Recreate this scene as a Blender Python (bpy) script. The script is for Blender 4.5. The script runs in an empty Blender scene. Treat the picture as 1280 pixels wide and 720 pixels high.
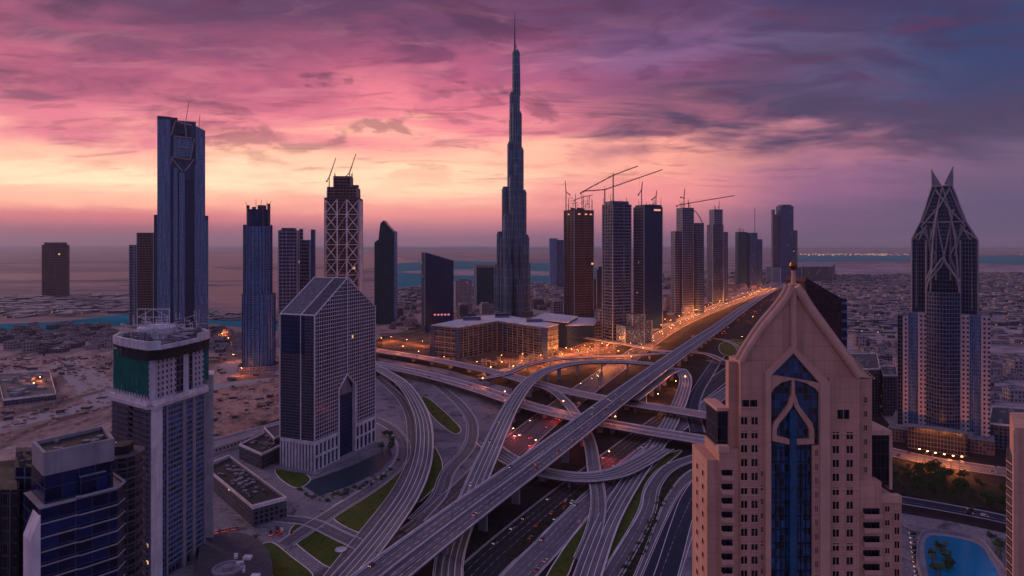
import bpy, math, random
from mathutils import Vector
R = math.radians
rnd = random.Random(7)
F, HX, HY, CAM_H = 800.0, 640.0, 306.0, 200.0        # lens in pixels of the 1280 px photograph, horizon row, camera height
SC = bpy.context.scene
# ------------------------------------------------------------------ camera
cd = bpy.data.cameras.new('camera'); cam = bpy.data.objects.new('camera', cd); SC.collection.objects.link(cam)
cd.sensor_width = 36; cd.lens = 36 * F / 1280; cd.shift_y = -(360 - HY) / 1280
cd.clip_start = 1; cd.clip_end = 200000
cam.location = (0, 0, CAM_H); cam.rotation_euler = (R(90), 0, 0); SC.camera = cam
# ------------------------------------------------------------------ exposure
SC.view_settings.view_transform = 'Standard'; SC.view_settings.look = 'None'
SC.view_settings.exposure = 0.36; SC.view_settings.gamma = 1; SC.view_settings.use_curve_mapping = False
SC.cycles.use_denoising = True
SC.cycles.max_bounces = 5; SC.cycles.diffuse_bounces = 2; SC.cycles.glossy_bounces = 3; SC.cycles.volume_bounces = 0
SC.cycles.sample_clamp_indirect = 3.0; SC.cycles.sample_clamp_direct = 30
SC.cycles.use_light_tree = True
# ------------------------------------------------------------------ node helper
def lin(c):
    return tuple((v / 255 / 12.92) if v / 255 <= 0.04045 else ((v / 255 + 0.055) / 1.055) ** 2.4 for v in c) + (1.0,)
class NT:
    def __init__(s, tree): s.t = tree; s.n = tree.nodes; s.l = tree.links
    def node(s, typ, **kw):
        n = s.n.new(typ)
        for k, v in kw.items():
            setattr(n, k, v)
        return n
    def put(s, sock, v):
        if isinstance(v, bpy.types.NodeSocket): s.l.new(v, sock)
        elif v is not None: sock.default_value = v
    def m(s, op, a, b=None, c=None, clamp=False):
        n = s.node('ShaderNodeMath', operation=op, use_clamp=clamp)
        for i, v in enumerate((a, b, c)):
            if v is not None: s.put(n.inputs[i], v)
        return n.outputs[0]
    def mr(s, v, a, b, c=0.0, d=1.0, smooth=False):
        n = s.node('ShaderNodeMapRange', interpolation_type='SMOOTHSTEP' if smooth else 'LINEAR')
        for i, x in enumerate((v, a, b, c, d)): s.put(n.inputs[i], x)
        return n.outputs[0]
    def mix(s, f, a, b, mode='MIX'):
        n = s.node('ShaderNodeMix', data_type='RGBA', blend_type=mode)
        s.put(n.inputs[0], f); s.put(n.inputs[6], a); s.put(n.inputs[7], b)
        return n.outputs[2]
    def ramp(s, f, stops, interp='LINEAR'):
        n = s.node('ShaderNodeValToRGB'); n.color_ramp.interpolation = interp
        e = n.color_ramp.elements
        while len(e) < len(stops): e.new(0.5)
        for k, (p, c) in enumerate(stops): e[k].position = p; e[k].color = c
        s.put(n.inputs[0], f); return n.outputs[0]
    def noise(s, vec, scale, detail=4, rough=0.55, dist=0.0, dims='3D', w=None):
        n = s.node('ShaderNodeTexNoise', noise_dimensions=dims)
        s.put(n.inputs['Vector'], vec); n.inputs['Scale'].default_value = scale
        n.inputs['Detail'].default_value = detail; n.inputs['Roughness'].default_value = rough
        n.inputs['Distortion'].default_value = dist
        return n.outputs[0]
    def mapping(s, vec, scale=(1, 1, 1), rot=(0, 0, 0), loc=(0, 0, 0)):
        n = s.node('ShaderNodeMapping'); s.put(n.inputs[0], vec)
        n.inputs[1].default_value = loc; n.inputs[2].default_value = rot; n.inputs[3].default_value = scale
        return n.outputs[0]
    def comb(s, x, y, z=0.0):
        n = s.node('ShaderNodeCombineXYZ')
        for i, v in enumerate((x, y, z)): s.put(n.inputs[i], v)
        return n.outputs[0]
    def sep(s, v):
        n = s.node('ShaderNodeSeparateXYZ'); s.put(n.inputs[0], v); return n.outputs
# ------------------------------------------------------------------ world: dusk sky with cloud bands
SUN_AZ, SUN_EL = -52.0, 12.0          # degrees from +Y towards +X, and above the horizon
world = bpy.data.worlds.new('World'); SC.world = world; world.use_nodes = True
W = NT(world.node_tree); W.n.clear()
dirv = W.node('ShaderNodeTexCoord').outputs['Generated']
dx, dy, dz = W.sep(dirv)
hyp = W.m('SQRT', W.m('ADD', W.m('MULTIPLY', dx, dx), W.m('MULTIPLY', dy, dy)))
az = W.m('MULTIPLY', W.m('ARCTAN2', dx, dy), 180 / math.pi)
v = W.m('DIVIDE', dz, W.m('MAXIMUM', hyp, 0.001))
cz = W.m('ADD', W.m('MAXIMUM', dz, 0.0), 0.12)
cp = W.comb(W.m('DIVIDE', dx, cz), W.m('DIVIDE', dy, cz))            # the cloud layer seen from below
n1 = W.noise(W.mapping(cp, (0.7, 1.0, 1), (0, 0, R(12)), (0.6, 0.2, 0)), 1.1, 7, 0.58, 0.5)
n2 = W.noise(W.mapping(cp, (1.1, 2.0, 1), (0, 0, R(8)), (3.1, 7.7, 0)), 1.25, 9, 0.60, 0.9)
n3 = W.noise(W.mapping(cp, (1.3, 3.0, 1), (0, 0, R(-6)), (9.1, 2.7, 0)), 1.9, 8, 0.58, 0.6)
n4 = W.noise(W.mapping(cp, (0.42, 0.75, 1), (0, 0, R(4)), (5.3, 1.9, 0)), 1.0, 6, 0.52, 0.3)
lift = W.mr(v, 0.03, 0.22, 0.0, 1.0)
vw = W.m('ADD', v, W.m('MULTIPLY', W.m('MULTIPLY', W.m('SUBTRACT', n1, 0.5), 0.34), lift))
t = W.m('MULTIPLY', vw, 2.0, clamp=True)
azw = W.m('ADD', az, W.m('MULTIPLY', W.m('SUBTRACT', n2, 0.5), W.m('MULTIPLY', lift, 16.0)))
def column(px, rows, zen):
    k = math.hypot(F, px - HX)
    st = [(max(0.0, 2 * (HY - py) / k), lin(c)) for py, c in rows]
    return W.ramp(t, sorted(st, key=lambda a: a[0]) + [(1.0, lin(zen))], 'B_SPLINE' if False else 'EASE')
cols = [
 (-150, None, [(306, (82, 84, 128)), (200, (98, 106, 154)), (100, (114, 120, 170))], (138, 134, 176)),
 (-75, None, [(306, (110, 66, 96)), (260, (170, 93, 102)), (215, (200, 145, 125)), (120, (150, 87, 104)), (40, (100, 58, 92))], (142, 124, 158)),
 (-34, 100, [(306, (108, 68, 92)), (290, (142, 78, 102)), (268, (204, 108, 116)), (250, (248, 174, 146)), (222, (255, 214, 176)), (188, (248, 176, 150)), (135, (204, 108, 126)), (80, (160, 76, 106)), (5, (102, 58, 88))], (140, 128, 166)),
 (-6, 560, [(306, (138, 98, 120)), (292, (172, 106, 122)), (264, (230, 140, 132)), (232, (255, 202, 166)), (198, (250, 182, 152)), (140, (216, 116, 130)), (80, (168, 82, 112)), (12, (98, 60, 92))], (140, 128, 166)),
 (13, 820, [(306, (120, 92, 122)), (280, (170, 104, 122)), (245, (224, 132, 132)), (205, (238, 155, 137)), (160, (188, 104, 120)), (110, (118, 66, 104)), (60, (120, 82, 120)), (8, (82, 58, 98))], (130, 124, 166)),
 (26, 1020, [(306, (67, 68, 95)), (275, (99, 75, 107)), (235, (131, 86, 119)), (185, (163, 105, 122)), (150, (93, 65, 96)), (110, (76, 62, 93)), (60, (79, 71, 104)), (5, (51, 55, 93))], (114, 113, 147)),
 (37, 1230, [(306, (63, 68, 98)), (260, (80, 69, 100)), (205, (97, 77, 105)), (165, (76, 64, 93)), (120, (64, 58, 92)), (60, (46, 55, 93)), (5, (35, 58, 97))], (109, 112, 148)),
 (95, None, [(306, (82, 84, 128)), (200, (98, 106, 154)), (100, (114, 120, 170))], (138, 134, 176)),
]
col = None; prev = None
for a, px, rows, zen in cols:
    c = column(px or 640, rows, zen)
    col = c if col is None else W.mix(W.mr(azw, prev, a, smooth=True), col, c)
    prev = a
# dark cloud streaks, then thin brighter edges
high = W.mr(v, 0.07, 0.20)
cloud = W.m('MULTIPLY', W.mr(n2, 0.50, 0.66, smooth=True), high)
dark = W.mix(0.68, col, lin((62, 38, 70)))
col = W.mix(W.m('MULTIPLY', cloud, 0.85), col, dark)
big = W.m('MULTIPLY', W.mr(n4, 0.46, 0.62, smooth=True), W.m('MAXIMUM', W.mr(v, 0.24, 0.36), W.m('MULTIPLY', W.mr(az, 6, 20), W.mr(v, 0.10, 0.17))))
col = W.mix(W.m('MULTIPLY', big, 0.75), col, W.mix(0.75, col, lin((58, 44, 78))))
band = W.m('MULTIPLY', W.m('MULTIPLY', W.mr(vw, 0.125, 0.165, smooth=True), W.mr(vw, 0.26, 0.20, smooth=True)), W.mr(azw, 2, 14, smooth=True))
col = W.mix(W.m('MULTIPLY', band, W.mr(n2, .35, .6, .45, .9)), col, lin((62, 54, 82)))
topc = W.m('MULTIPLY', W.mr(v, 0.27, 0.37, smooth=True), W.m('MULTIPLY', W.mr(az, 26, 12), W.mr(az, -60, -30)))
col = W.mix(W.m('MULTIPLY', topc, W.mr(n2, .35, .6, .35, .9)), col, lin((84, 52, 82)))
cl = W.comb(W.m('MULTIPLY', az, .055), W.m('MULTIPLY', v, 6.5))
n5 = W.noise(W.mapping(cl, (1, 1, 1), (0, 0, R(-7)), (2.2, 4.1, 0)), 1.7, 9, 0.58, 0.7)
clump = W.m('MULTIPLY', W.m('MULTIPLY', W.mr(n5, 0.525, 0.60, smooth=True), W.mr(v, 0.085, 0.15)), W.mr(az, 24, 4, .25, 1))
col = W.mix(W.m('MULTIPLY', clump, 0.78), col, W.mix(0.62, col, lin((66, 34, 60))))
wisp = W.m('MULTIPLY', W.mr(n3, 0.57, 0.66, smooth=True), W.mr(v, 0.055, 0.11))
col = W.mix(W.m('MULTIPLY', wisp, 0.62), col, W.mix(0.55, col, lin((92, 38, 66))))
edge = W.m('MULTIPLY', W.m('MULTIPLY', W.mr(n3, 0.48, 0.36, smooth=True), W.mr(n1, 0.40, 0.60)), high)
edge = W.m('MULTIPLY', edge, W.mr(az, 16, 2))
col = W.mix(W.m('MULTIPLY', edge, 0.34), col, W.mix(0.5, col, lin((238, 156, 158))))
nish = W.node('ShaderNodeTexSky', sky_type='NISHITA', sun_disc=False)
nish.sun_elevation = R(SUN_EL); nish.sun_rotation = R(SUN_AZ); nish.altitude = 200
SKY_K = 1.1
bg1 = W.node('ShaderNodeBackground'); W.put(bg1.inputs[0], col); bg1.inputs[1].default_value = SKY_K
bg2 = W.node('ShaderNodeBackground'); W.put(bg2.inputs[0], nish.outputs[0]); bg2.inputs[1].default_value = 0.002
add = W.node('ShaderNodeAddShader'); W.l.new(bg1.outputs[0], add.inputs[0]); W.l.new(bg2.outputs[0], add.inputs[1])
wo = W.node('ShaderNodeOutputWorld'); W.l.new(add.outputs[0], wo.inputs[0])
world.cycles.sampling_method = 'MANUAL'; world.cycles.sample_map_resolution = 512
# ------------------------------------------------------------------ the last of the sun, soft through cloud
sl = bpy.data.lights.new('sun', 'SUN'); sl.energy = 0.8; sl.angle = R(14); sl.color = (1.0, 0.62, 0.56)
so = bpy.data.objects.new('sun', sl); SC.collection.objects.link(so)
sd = Vector((math.sin(R(SUN_AZ)) * math.cos(R(SUN_EL)), math.cos(R(SUN_AZ)) * math.cos(R(SUN_EL)), math.sin(R(SUN_EL))))
so.rotation_euler = sd.to_track_quat('Z', 'Y').to_euler()

# ------------------------------------------------------------------ pixel helpers: where a ray of the photograph meets a plane
def G(px, py, z=0.0):
    Y = F * (CAM_H - z) / (py - HY); return Vector(((px - HX) * Y / F, Y, z))
def P(px, py, Y): return Vector(((px - HX) * Y / F, Y, CAM_H + (HY - py) * Y / F))
def ZT(py, Y): return CAM_H + (HY - py) * Y / F
def YB(py, z=0.0): return F * (CAM_H - z) / (py - HY)
# ------------------------------------------------------------------ mesh builder
class MB:
    def __init__(s): s.v = []; s.f = []; s.uv = []; s.mi = []
    def face(s, pts, uv=None, mi=0):
        k = len(s.v); s.v += [tuple(p) for p in pts]; s.f.append(tuple(range(k, k + len(pts))))
        s.uv.append(uv or [(p[0], p[1]) for p in pts]); s.mi.append(mi)
    def prism(s, poly, z0, z1, mi=0, cap=1, bottom=False, top=None, u0=0.0, z1s=None):
        """walls get UV in metres (along the wall, height); poly runs counter-clockwise"""
        top = top or poly; n = len(poly); u = u0
        for i in range(n):
            a, b = poly[i], poly[(i + 1) % n]; c, d = top[(i + 1) % n], top[i]
            L = math.hypot(b[0] - a[0], b[1] - a[1])
            zc = z1s[(i + 1) % n] if z1s else z1; zd = z1s[i] if z1s else z1
            s.face([(a[0], a[1], z0), (b[0], b[1], z0), (c[0], c[1], zc), (d[0], d[1], zd)], [(u, z0), (u + L, z0), (u + L, zc), (u, zd)], mi)
            u += L
        if cap is not None: s.face([(p[0], p[1], z1s[i] if z1s else z1) for i, p in enumerate(top)], None, cap)
        if bottom: s.face([(p[0], p[1], z0) for p in reversed(poly)], None, mi)
        return s
    def box(s, x0, x1, y0, y1, z0, z1, mi=0, cap=None):
        return s.prism([(x0, y0), (x1, y0), (x1, y1), (x0, y1)], z0, z1, mi, mi if cap is None else cap, True)
    def bar(s, a, b, r, n=4, mi=0, r2=None):
        a, b = Vector(a), Vector(b); d = (b - a)
        if d.length < 1e-6: return s
        d.normalize(); q = d.orthogonal().normalized(); w = d.cross(q); r2 = r if r2 is None else r2
        L = (b - a).length; A = []; B = []
        for i in range(n):
            t_ = 2 * math.pi * (i + .5) / n; o = q * math.cos(t_) + w * math.sin(t_)
            A.append(a + o * r); B.append(b + o * r2)
        for i in range(n):
            j = (i + 1) % n; s.face([A[i], A[j], B[j], B[i]], [(i, 0), (i + 1, 0), (i + 1, L), (i, L)], mi)
        s.face(list(reversed(A)), None, mi); s.face(B, None, mi); return s
    def path(s, pts, r, n=5, mi=0):
        for a, b in zip(pts, pts[1:]): s.bar(a, b, r, n, mi)
        return s
    def lathe(s, c, prof, n=16, mi=0):
        for (r0, z0), (r1, z1) in zip(prof, prof[1:]):
            for i in range(n):
                a, b = 2 * math.pi * i / n, 2 * math.pi * (i + 1) / n
                p = [(c[0] + r0 * math.cos(a), c[1] + r0 * math.sin(a), z0), (c[0] + r0 * math.cos(b), c[1] + r0 * math.sin(b), z0),
                     (c[0] + r1 * math.cos(b), c[1] + r1 * math.sin(b), z1), (c[0] + r1 * math.cos(a), c[1] + r1 * math.sin(a), z1)]
                k = [(r1 * a, z0), (r1 * b, z0), (r1 * b, z1), (r1 * a, z1)]
                if r0 < 1e-4: p, k = [p[0], p[2], p[3]], k[1:]
                elif r1 < 1e-4: p, k = p[:3], k[:3]
                s.face(p, k, mi)
        return s
    def mesh(s, name, mats, org=(0, 0, 0), smooth=False):
        me = bpy.data.meshes.new(name)
        me.from_pydata([(p[0] - org[0], p[1] - org[1], p[2] - org[2]) for p in s.v], [], s.f)
        ul = me.uv_layers.new(name='UVMap'); flat = [c for f in s.uv for p in f for c in p]
        ul.data.foreach_set('uv', flat)
        for m_ in (mats if isinstance(mats, (list, tuple)) else [mats]): me.materials.append(m_)
        me.polygons.foreach_set('material_index', s.mi)
        if smooth: me.polygons.foreach_set('use_smooth', [True] * len(s.f))
        me.update(); return me
    def build(s, name, mats, parent=None, org=None, smooth=False):
        if org is None: org = tuple(parent['_org']) if parent is not None and '_org' in parent else (0, 0, 0)
        o = bpy.data.objects.new(name, s.mesh(name, mats, org, smooth)); SC.collection.objects.link(o)
        if parent is not None: o.parent = parent; o['_org'] = org
        elif org != (0, 0, 0): o.location = org
        return o
def tag(o, label=None, cat=None, group=None, kind=None):
    if label and not 4 <= len(label.split()) <= 16: print('LABEL', len(label.split()), label)
    if label: o['label'] = label
    if cat: o['category'] = cat
    if group: o['group'] = group
    if kind: o['kind'] = kind
    return o
def thing(name, label, cat, loc, group=None):
    o = bpy.data.objects.new(name, None); o.empty_display_size = 1; SC.collection.objects.link(o)
    o.location = loc; o['_org'] = tuple(loc); return tag(o, label, cat, group)
def struct(name, mb, mat): return tag(mb.build(name, mat), kind='structure')
def copy_tree(o, parent=None):
    c = o.copy(); SC.collection.objects.link(c); c.parent = parent
    for ch in list(o.children): copy_tree(ch, c)
    return c
def begin_facing(px0):
    global HX; HX = px0
def end_facing(root, px0, Y):
    """turn a thing that was laid out square-on so that it faces along the line it is seen on"""
    global HX; HX = 640.0; t_ = (px0 - HX) / F; c = math.cos(math.atan(t_))
    for ch in root.children:
        for v_ in ch.data.vertices: v_.co.x *= c
    root.location = (t_ * Y, Y, 0); root.rotation_euler = (0, 0, -math.atan(t_))
# ------------------------------------------------------------------ footprints
def rect(ratio=1.0): return [(-.5, -.5 * ratio), (.5, -.5 * ratio), (.5, .5 * ratio), (-.5, .5 * ratio)]
def rrect(ratio=1.0, r=.2, n=4):
    out = []
    for cx, cy, a0 in ((.5 - r, -.5 * ratio + r, -90), (.5 - r, .5 * ratio - r, 0), (-.5 + r, .5 * ratio - r, 90), (-.5 + r, -.5 * ratio + r, 180)):
        for i in range(n + 1):
            a = R(a0 + 90 * i / n); out.append((cx + r * math.cos(a), cy + r * math.sin(a)))
    return out
def ngon(n, ratio=1.0, ph=0.0): return [(.5 * math.cos(2 * math.pi * (i + ph) / n), .5 * ratio * math.sin(2 * math.pi * (i + ph) / n)) for i in range(n)]
def place(poly, pxl, pxr, Yc, yaw=0.0, anchor=None):
    """turn and scale a unit footprint so that it spans the photograph's columns pxl..pxr at depth Yc"""
    ca, sa = math.cos(R(yaw)), math.sin(R(yaw)); q = [(x * ca - y * sa, x * sa + y * ca) for x, y in poly]
    s_ = (pxr - pxl) * Yc / F; X = ((pxl + pxr) / 2 - HX) * Yc / F
    for _ in range(14):
        pts = [HX + F * (X + x * s_) / (Yc + y * s_) for x, y in q]; lo, hi = min(pts), max(pts)
        s_ *= (pxr - pxl) / (hi - lo); X += ((pxl + pxr) / 2 - (lo + hi) / 2) * Yc / F
    return [(X + x * s_, Yc + y * s_) for x, y in q]
def grow(poly, k):
    cx = sum(p[0] for p in poly) / len(poly); cy = sum(p[1] for p in poly) / len(poly); out = []
    for x, y in poly:
        d = math.hypot(x - cx, y - cy) or 1; out.append((x + (x - cx) / d * k, y + (y - cy) / d * k))
    return out
# ------------------------------------------------------------------ materials
def newmat(name):
    m_ = bpy.data.materials.new(name); m_.use_nodes = True; T = NT(m_.node_tree); T.n.clear()
    b = T.node('ShaderNodeBsdfPrincipled'); o = T.node('ShaderNodeOutputMaterial'); T.l.new(b.outputs[0], o.inputs[0])
    return m_, T, b
def plain(name, c, rough=.7, metal=0.0, var=.25, scale=.3, spec=.5, emit=None, es=0.0, coords='Object'):
    m_, T, b = newmat(name)
    co = T.node('ShaderNodeTexCoord').outputs[coords]
    n = T.noise(co, scale, 6, .65); n_s = T.noise(T.mapping(co, (1, 1, .07)), scale * 3.5, 5, .65)
    k = T.m('MULTIPLY', T.mr(n, .3, .7, 1 - var, 1 + var), T.mr(n_s, .3, .7, 1 - var * .8, 1 + var * .8))
    T.put(b.inputs['Base Color'], T.mix(1.0, (*c, 1), T.comb(k, k, k), 'MULTIPLY'))
    T.put(b.inputs['Roughness'], T.mr(T.noise(co, scale * 3, 3), .3, .7, max(.02, rough - .1), min(1, rough + .1)))
    b.inputs['Metallic'].default_value = metal; b.inputs['Specular IOR Level'].default_value = spec
    if emit: b.inputs['Emission Color'].default_value = (*emit, 1); b.inputs['Emission Strength'].default_value = es
    return m_
def facade(name, glass, frame, du=3.0, dv=3.6, wu=.12, wv=.25, rough=.15, metal=.0, lit=0.0, litc=(1, .55, .2), lits=1.2,
           tone=.5, blotch=.35, spec=.28, streak=.0, blank=0.0):
    """curtain wall: storeys and mullions laid out in metres along the wall (UV), each pane a little different"""
    m_, T, b = newmat(name)
    uv = T.node('ShaderNodeTexCoord').outputs['UV']; u, vv, _ = T.sep(uv)
    gu = T.m('DIVIDE', u, du); gv = T.m('DIVIDE', vv, dv)
    fu = T.m('FRACT', gu); fv = T.m('FRACT', gv)
    mask = T.m('MAXIMUM', T.m('LESS_THAN', fu, wu), T.m('LESS_THAN', fv, wv))
    cell = T.comb(T.m('FLOOR', gu), T.m('FLOOR', gv), 0)
    wn = T.node('ShaderNodeTexWhiteNoise', noise_dimensions='3D'); T.put(wn.inputs[0], cell)
    r1 = wn.outputs[0]
    if blank: mask = T.m('MAXIMUM', mask, T.m('LESS_THAN', r1, blank))
    big = T.noise(T.mapping(uv, (1, .35, 1)), .035, 5, .6)
    k = T.m('MULTIPLY', T.mr(r1, 0, 1, 1 - tone, 1 + tone), T.mr(big, .3, .7, 1 - blotch, 1 + blotch))
    gl = T.mix(1.0, (*glass, 1), T.comb(k, k, k), 'MULTIPLY')
    st = T.noise(T.mapping(uv, (1, .06, 1)), .25, 5, .6)
    k2 = T.mr(st, .3, .7, 1 - .25 - streak, 1 + .2 + streak)  # streak paints vertical highlights into the frame colour
    fr = T.mix(1.0, (*frame, 1), T.comb(k2, k2, k2), 'MULTIPLY')
    T.put(b.inputs['Base Color'], T.mix(mask, gl, fr))
    T.put(b.inputs['Roughness'], T.m('ADD', T.mr(r1, 0, 1, rough, rough + .12), T.m('MULTIPLY', mask, .45)))
    T.put(b.inputs['Metallic'], T.m('MULTIPLY', T.m('SUBTRACT', 1.0, mask), metal)); b.inputs['Specular IOR Level'].default_value = spec
    if lit:
        w2 = T.node('ShaderNodeTexWhiteNoise', noise_dimensions='3D'); T.put(w2.inputs[0], T.mapping(cell, (1, 1, 1), (0, 0, 0), (13, 71, 5)))
        on = T.m('MULTIPLY', T.m('LESS_THAN', w2.outputs[0], lit), T.m('SUBTRACT', 1.0, mask))
        b.inputs['Emission Color'].default_value = (*litc, 1); T.put(b.inputs['Emission Strength'], T.m('MULTIPLY', on, T.mr(r1, 0, 1, lits * .3, lits)))
    bp = T.node('ShaderNodeBump'); bp.inputs['Distance'].default_value = .25; bp.inputs['Strength'].default_value = .5
    T.put(bp.inputs['Height'], mask); T.l.new(bp.outputs[0], b.inputs['Normal'])
    return m_
# ================================================================== SETTING
FAR = 60000.0
def ground_mat(name, a, b_, c, s1=.004, s2=.03, s3=.25, stretch=(1, 1, 1), rot=0.0, thr=(.45, .62), rough=.95):
    m_, T, b = newmat(name)
    co = T.mapping(T.node('ShaderNodeTexCoord').outputs['Object'], stretch, (0, 0, R(rot)))
    na = T.noise(co, s1, 6, .6, .5); nb = T.noise(co, s2, 6, .65, .6); nc = T.noise(co, s3, 4, .6)
    col_ = T.mix(T.mr(na, *thr, smooth=True), (*a, 1), (*b_, 1))
    col_ = T.mix(T.mr(nb, .52, .66, smooth=True), col_, (*c, 1))
    k = T.mr(nc, .3, .7, .6, 1.4)
    T.put(b.inputs['Base Color'], T.mix(1.0, col_, T.comb(k, k, k), 'MULTIPLY'))
    b.inputs['Roughness'].default_value = rough; b.inputs['Specular IOR Level'].default_value = .15
    return m_
M = {}
M['ground'] = ground_mat('desert_ground', (.36, .25, .25), (.18, .13, .15), (.06, .05, .065), .0018, .014, .12, (1, 1, 1), 0)
M['sand'] = ground_mat('bare_sand', (.40, .23, .19), (.22, .12, .10), (.07, .04, .04), .014, .06, .35, (1, .6, 1), 30)
M['lot'] = ground_mat('graded_lot', (.36, .25, .24), (.17, .11, .115), (.05, .036, .042), .008, .026, .22, (1, .35, 1), 20)
M['shore'] = ground_mat('far_shore', (.32, .20, .21), (.17, .115, .14), (.06, .045, .07), .0007, .004, .03, (.35, 1.6, 1), 4)
M['suburb'] = ground_mat('suburb_ground', (.40, .31, .34), (.20, .16, .19), (.05, .05, .07), .004, .016, .05, (.5, 1.2, 1), -6)
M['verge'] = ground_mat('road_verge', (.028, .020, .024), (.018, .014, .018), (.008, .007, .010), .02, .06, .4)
M['paving'] = ground_mat('paving', (.23, .205, .24), (.16, .145, .18), (.08, .075, .095), .02, .05, .5)
M['lawn'] = ground_mat('lawn_grass', (.060, .088, .012), (.095, .088, .014), (.026, .050, .008), .03, .12, 1.2)
M['scrub'] = ground_mat('planted_verge', (.028, .030, .018), (.05, .042, .03), (.010, .012, .010), .08, .25, 1.5)
def water_mat(name, c, rough=.12, bump=.4, sc=.08, spec=.5):
    m_, T, b = newmat(name)
    co = T.node('ShaderNodeTexCoord').outputs['Object']
    k = T.mr(T.noise(T.mapping(co, (.4, 1, 1)), .01, 4), .3, .7, .75, 1.25)
    T.put(b.inputs['Base Color'], T.mix(1.0, (*c, 1), T.comb(k, k, k), 'MULTIPLY'))
    b.inputs['Roughness'].default_value = rough; b.inputs['Specular IOR Level'].default_value = spec
    bp = T.node('ShaderNodeBump'); bp.inputs['Strength'].default_value = bump; bp.inputs['Distance'].default_value = .3
    T.put(bp.inputs['Height'], T.noise(co, sc, 4)); T.l.new(bp.outputs[0], b.inputs['Normal']); return m_
M['creek'] = water_mat('creek_water', (.015, .20, .27), .9, .3, .08, 0)
M['lagoon'] = water_mat('lagoon_water', (.17, .10, .11), .45, .4, .02, .3)
M['sea'] = water_mat('sea_water', (.035, .20, .25), .9, .3, .01, 0)
M['pool'] = water_mat('pool_water', (.006, .19, .40), .08, .1, .3)
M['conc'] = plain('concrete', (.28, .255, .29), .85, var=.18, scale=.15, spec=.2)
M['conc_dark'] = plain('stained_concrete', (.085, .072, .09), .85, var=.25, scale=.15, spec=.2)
M['parapet'] = plain('parapet_concrete', (.74, .64, .67), .8, var=.22, scale=.1, spec=.2)
M['steel'] = plain('dark_steel', (.03, .028, .034), .5, var=.2)
M['dark'] = plain('dark_roof', (.022, .021, .028), .8, var=.35, scale=.12, spec=.2)
M['roofgrey'] = plain('grey_roof', (.22, .195, .23), .8, var=.25, scale=.08, spec=.2)
M['white'] = plain('white_concrete', (.58, .55, .60), .7, var=.26, scale=.12, spec=.2)
M['leaf'] = plain('leaves', (.050, .085, .028), .7, var=.6, scale=.6, spec=.2)
M['leaf2'] = plain('dry_leaves', (.075, .070, .035), .7, var=.5, scale=.6, spec=.2)
M['bark'] = plain('bark', (.10, .07, .05), .9, spec=.1)
M['lampglow'] = plain('lamp_glow', (1, .6, .25), .5, emit=(1.0, .42, .12), es=30)
M['headlight'] = plain('headlight_glow', (1, .9, .7), .5, emit=(1.0, .80, .55), es=1.4)
M['taillight'] = plain('taillight_glow', (.6, .02, .01), .5, emit=(1.0, .06, .03), es=1.6)
M['red_tip'] = plain('obstruction_lamp', (.6, .02, .01), .5, emit=(1.0, .1, .05), es=10)

def sheet(name, pts, mat, z=0.0, kind='structure', world_pts=False):
    b = MB(); b.face([(p[0], p[1], z) for p in (pts if world_pts else [G(px, py, z) for px, py in pts])])
    # orient upwards
    a = b.v; ar = sum(a[i][0] * a[(i + 1) % len(a)][1] - a[(i + 1) % len(a)][0] * a[i][1] for i in range(len(a)))
    if ar < 0: b.v.reverse(); b.uv[0].reverse()
    o = b.build(name, mat); return tag(o, kind=kind)
def smooth_poly(pts, k=6):
    out = []; n = len(pts)
    for i in range(n):
        p0, p1, p2, p3 = (Vector(pts[(i + j - 1) % n]) for j in range(4))
        for q in range(k):
            t_ = q / k
            out.append(tuple(.5 * ((2 * p1) + (p2 - p0) * t_ + (2 * p0 - 5 * p1 + 4 * p2 - p3) * t_ ** 2 + (3 * p1 - p0 - 3 * p2 + p3) * t_ ** 3)))
    return out
g = MB(); g.face([(-FAR, -1500, 0), (FAR, -1500, 0), (FAR, FAR, 0), (-FAR, FAR, 0)]); struct('ground', g, M['ground'])
# far waters and shores (a real step of decimetres between sheets this far out)
sheet('far_shore', [(-260, 322), (260, 322), (560, 334), (560, 390), (300, 408), (-260, 412)], M['shore'], .3)
sheet('sea', [(-500, 307.8), (1800, 307.8), (1800, 311.5), (1010, 311.8), (620, 312.5), (300, 311), (-500, 310)], M['sea'], .5)
sheet('sea', [(960, 319), (1900, 319), (1900, 329), (1300, 331), (1100, 327), (980, 328)], M['sea'], .5)
sheet('lagoon', [(256, 318), (420, 316), (500, 321), (520, 331), (455, 336), (440, 352), (420, 378), (360, 386), (300, 384), (262, 376), (246, 345)], M['lagoon'], .5)
sheet('lagoon', [(-60, 343), (60, 341), (160, 340), (200, 345), (120, 350), (20, 350)], M['lagoon'], .5)
sheet('lagoon', [(84, 368), (124, 366), (136, 370), (98, 373)], M['lagoon'], .6)
sheet('lagoon', [(480, 330), (560, 326), (700, 329), (760, 336), (760, 352), (690, 359), (600, 362), (520, 366), (478, 358)], M['sea'], .6)
sheet('creek', [(-80, 407), (60, 403), (130, 396), (190, 389), (262, 387), (305, 394), (350, 404), (350, 413), (300, 408), (255, 403), (190, 406), (130, 408), (60, 415), (-80, 420)], M['creek'], .7)
sheet('suburb_ground', [(1000, 334), (1700, 331), (1700, 470), (1250, 520), (1120, 520), (1060, 500), (1020, 400)], M['suburb'], .3)
sheet('sandbar', [(262, 334), (300, 329), (400, 330), (430, 334), (380, 338), (300, 338)], M['shore'], .7)
sheet('sandbar', [(246, 352), (300, 350), (350, 353), (336, 357), (262, 358)], M['shore'], .7)
sheet('sandbar', [(300, 368), (420, 362), (450, 366), (380, 374), (310, 374)], M['shore'], .7)
sheet('sandbar', [(482, 340), (600, 336), (740, 341), (700, 345), (560, 344)], M['suburb'], .8)
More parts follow.
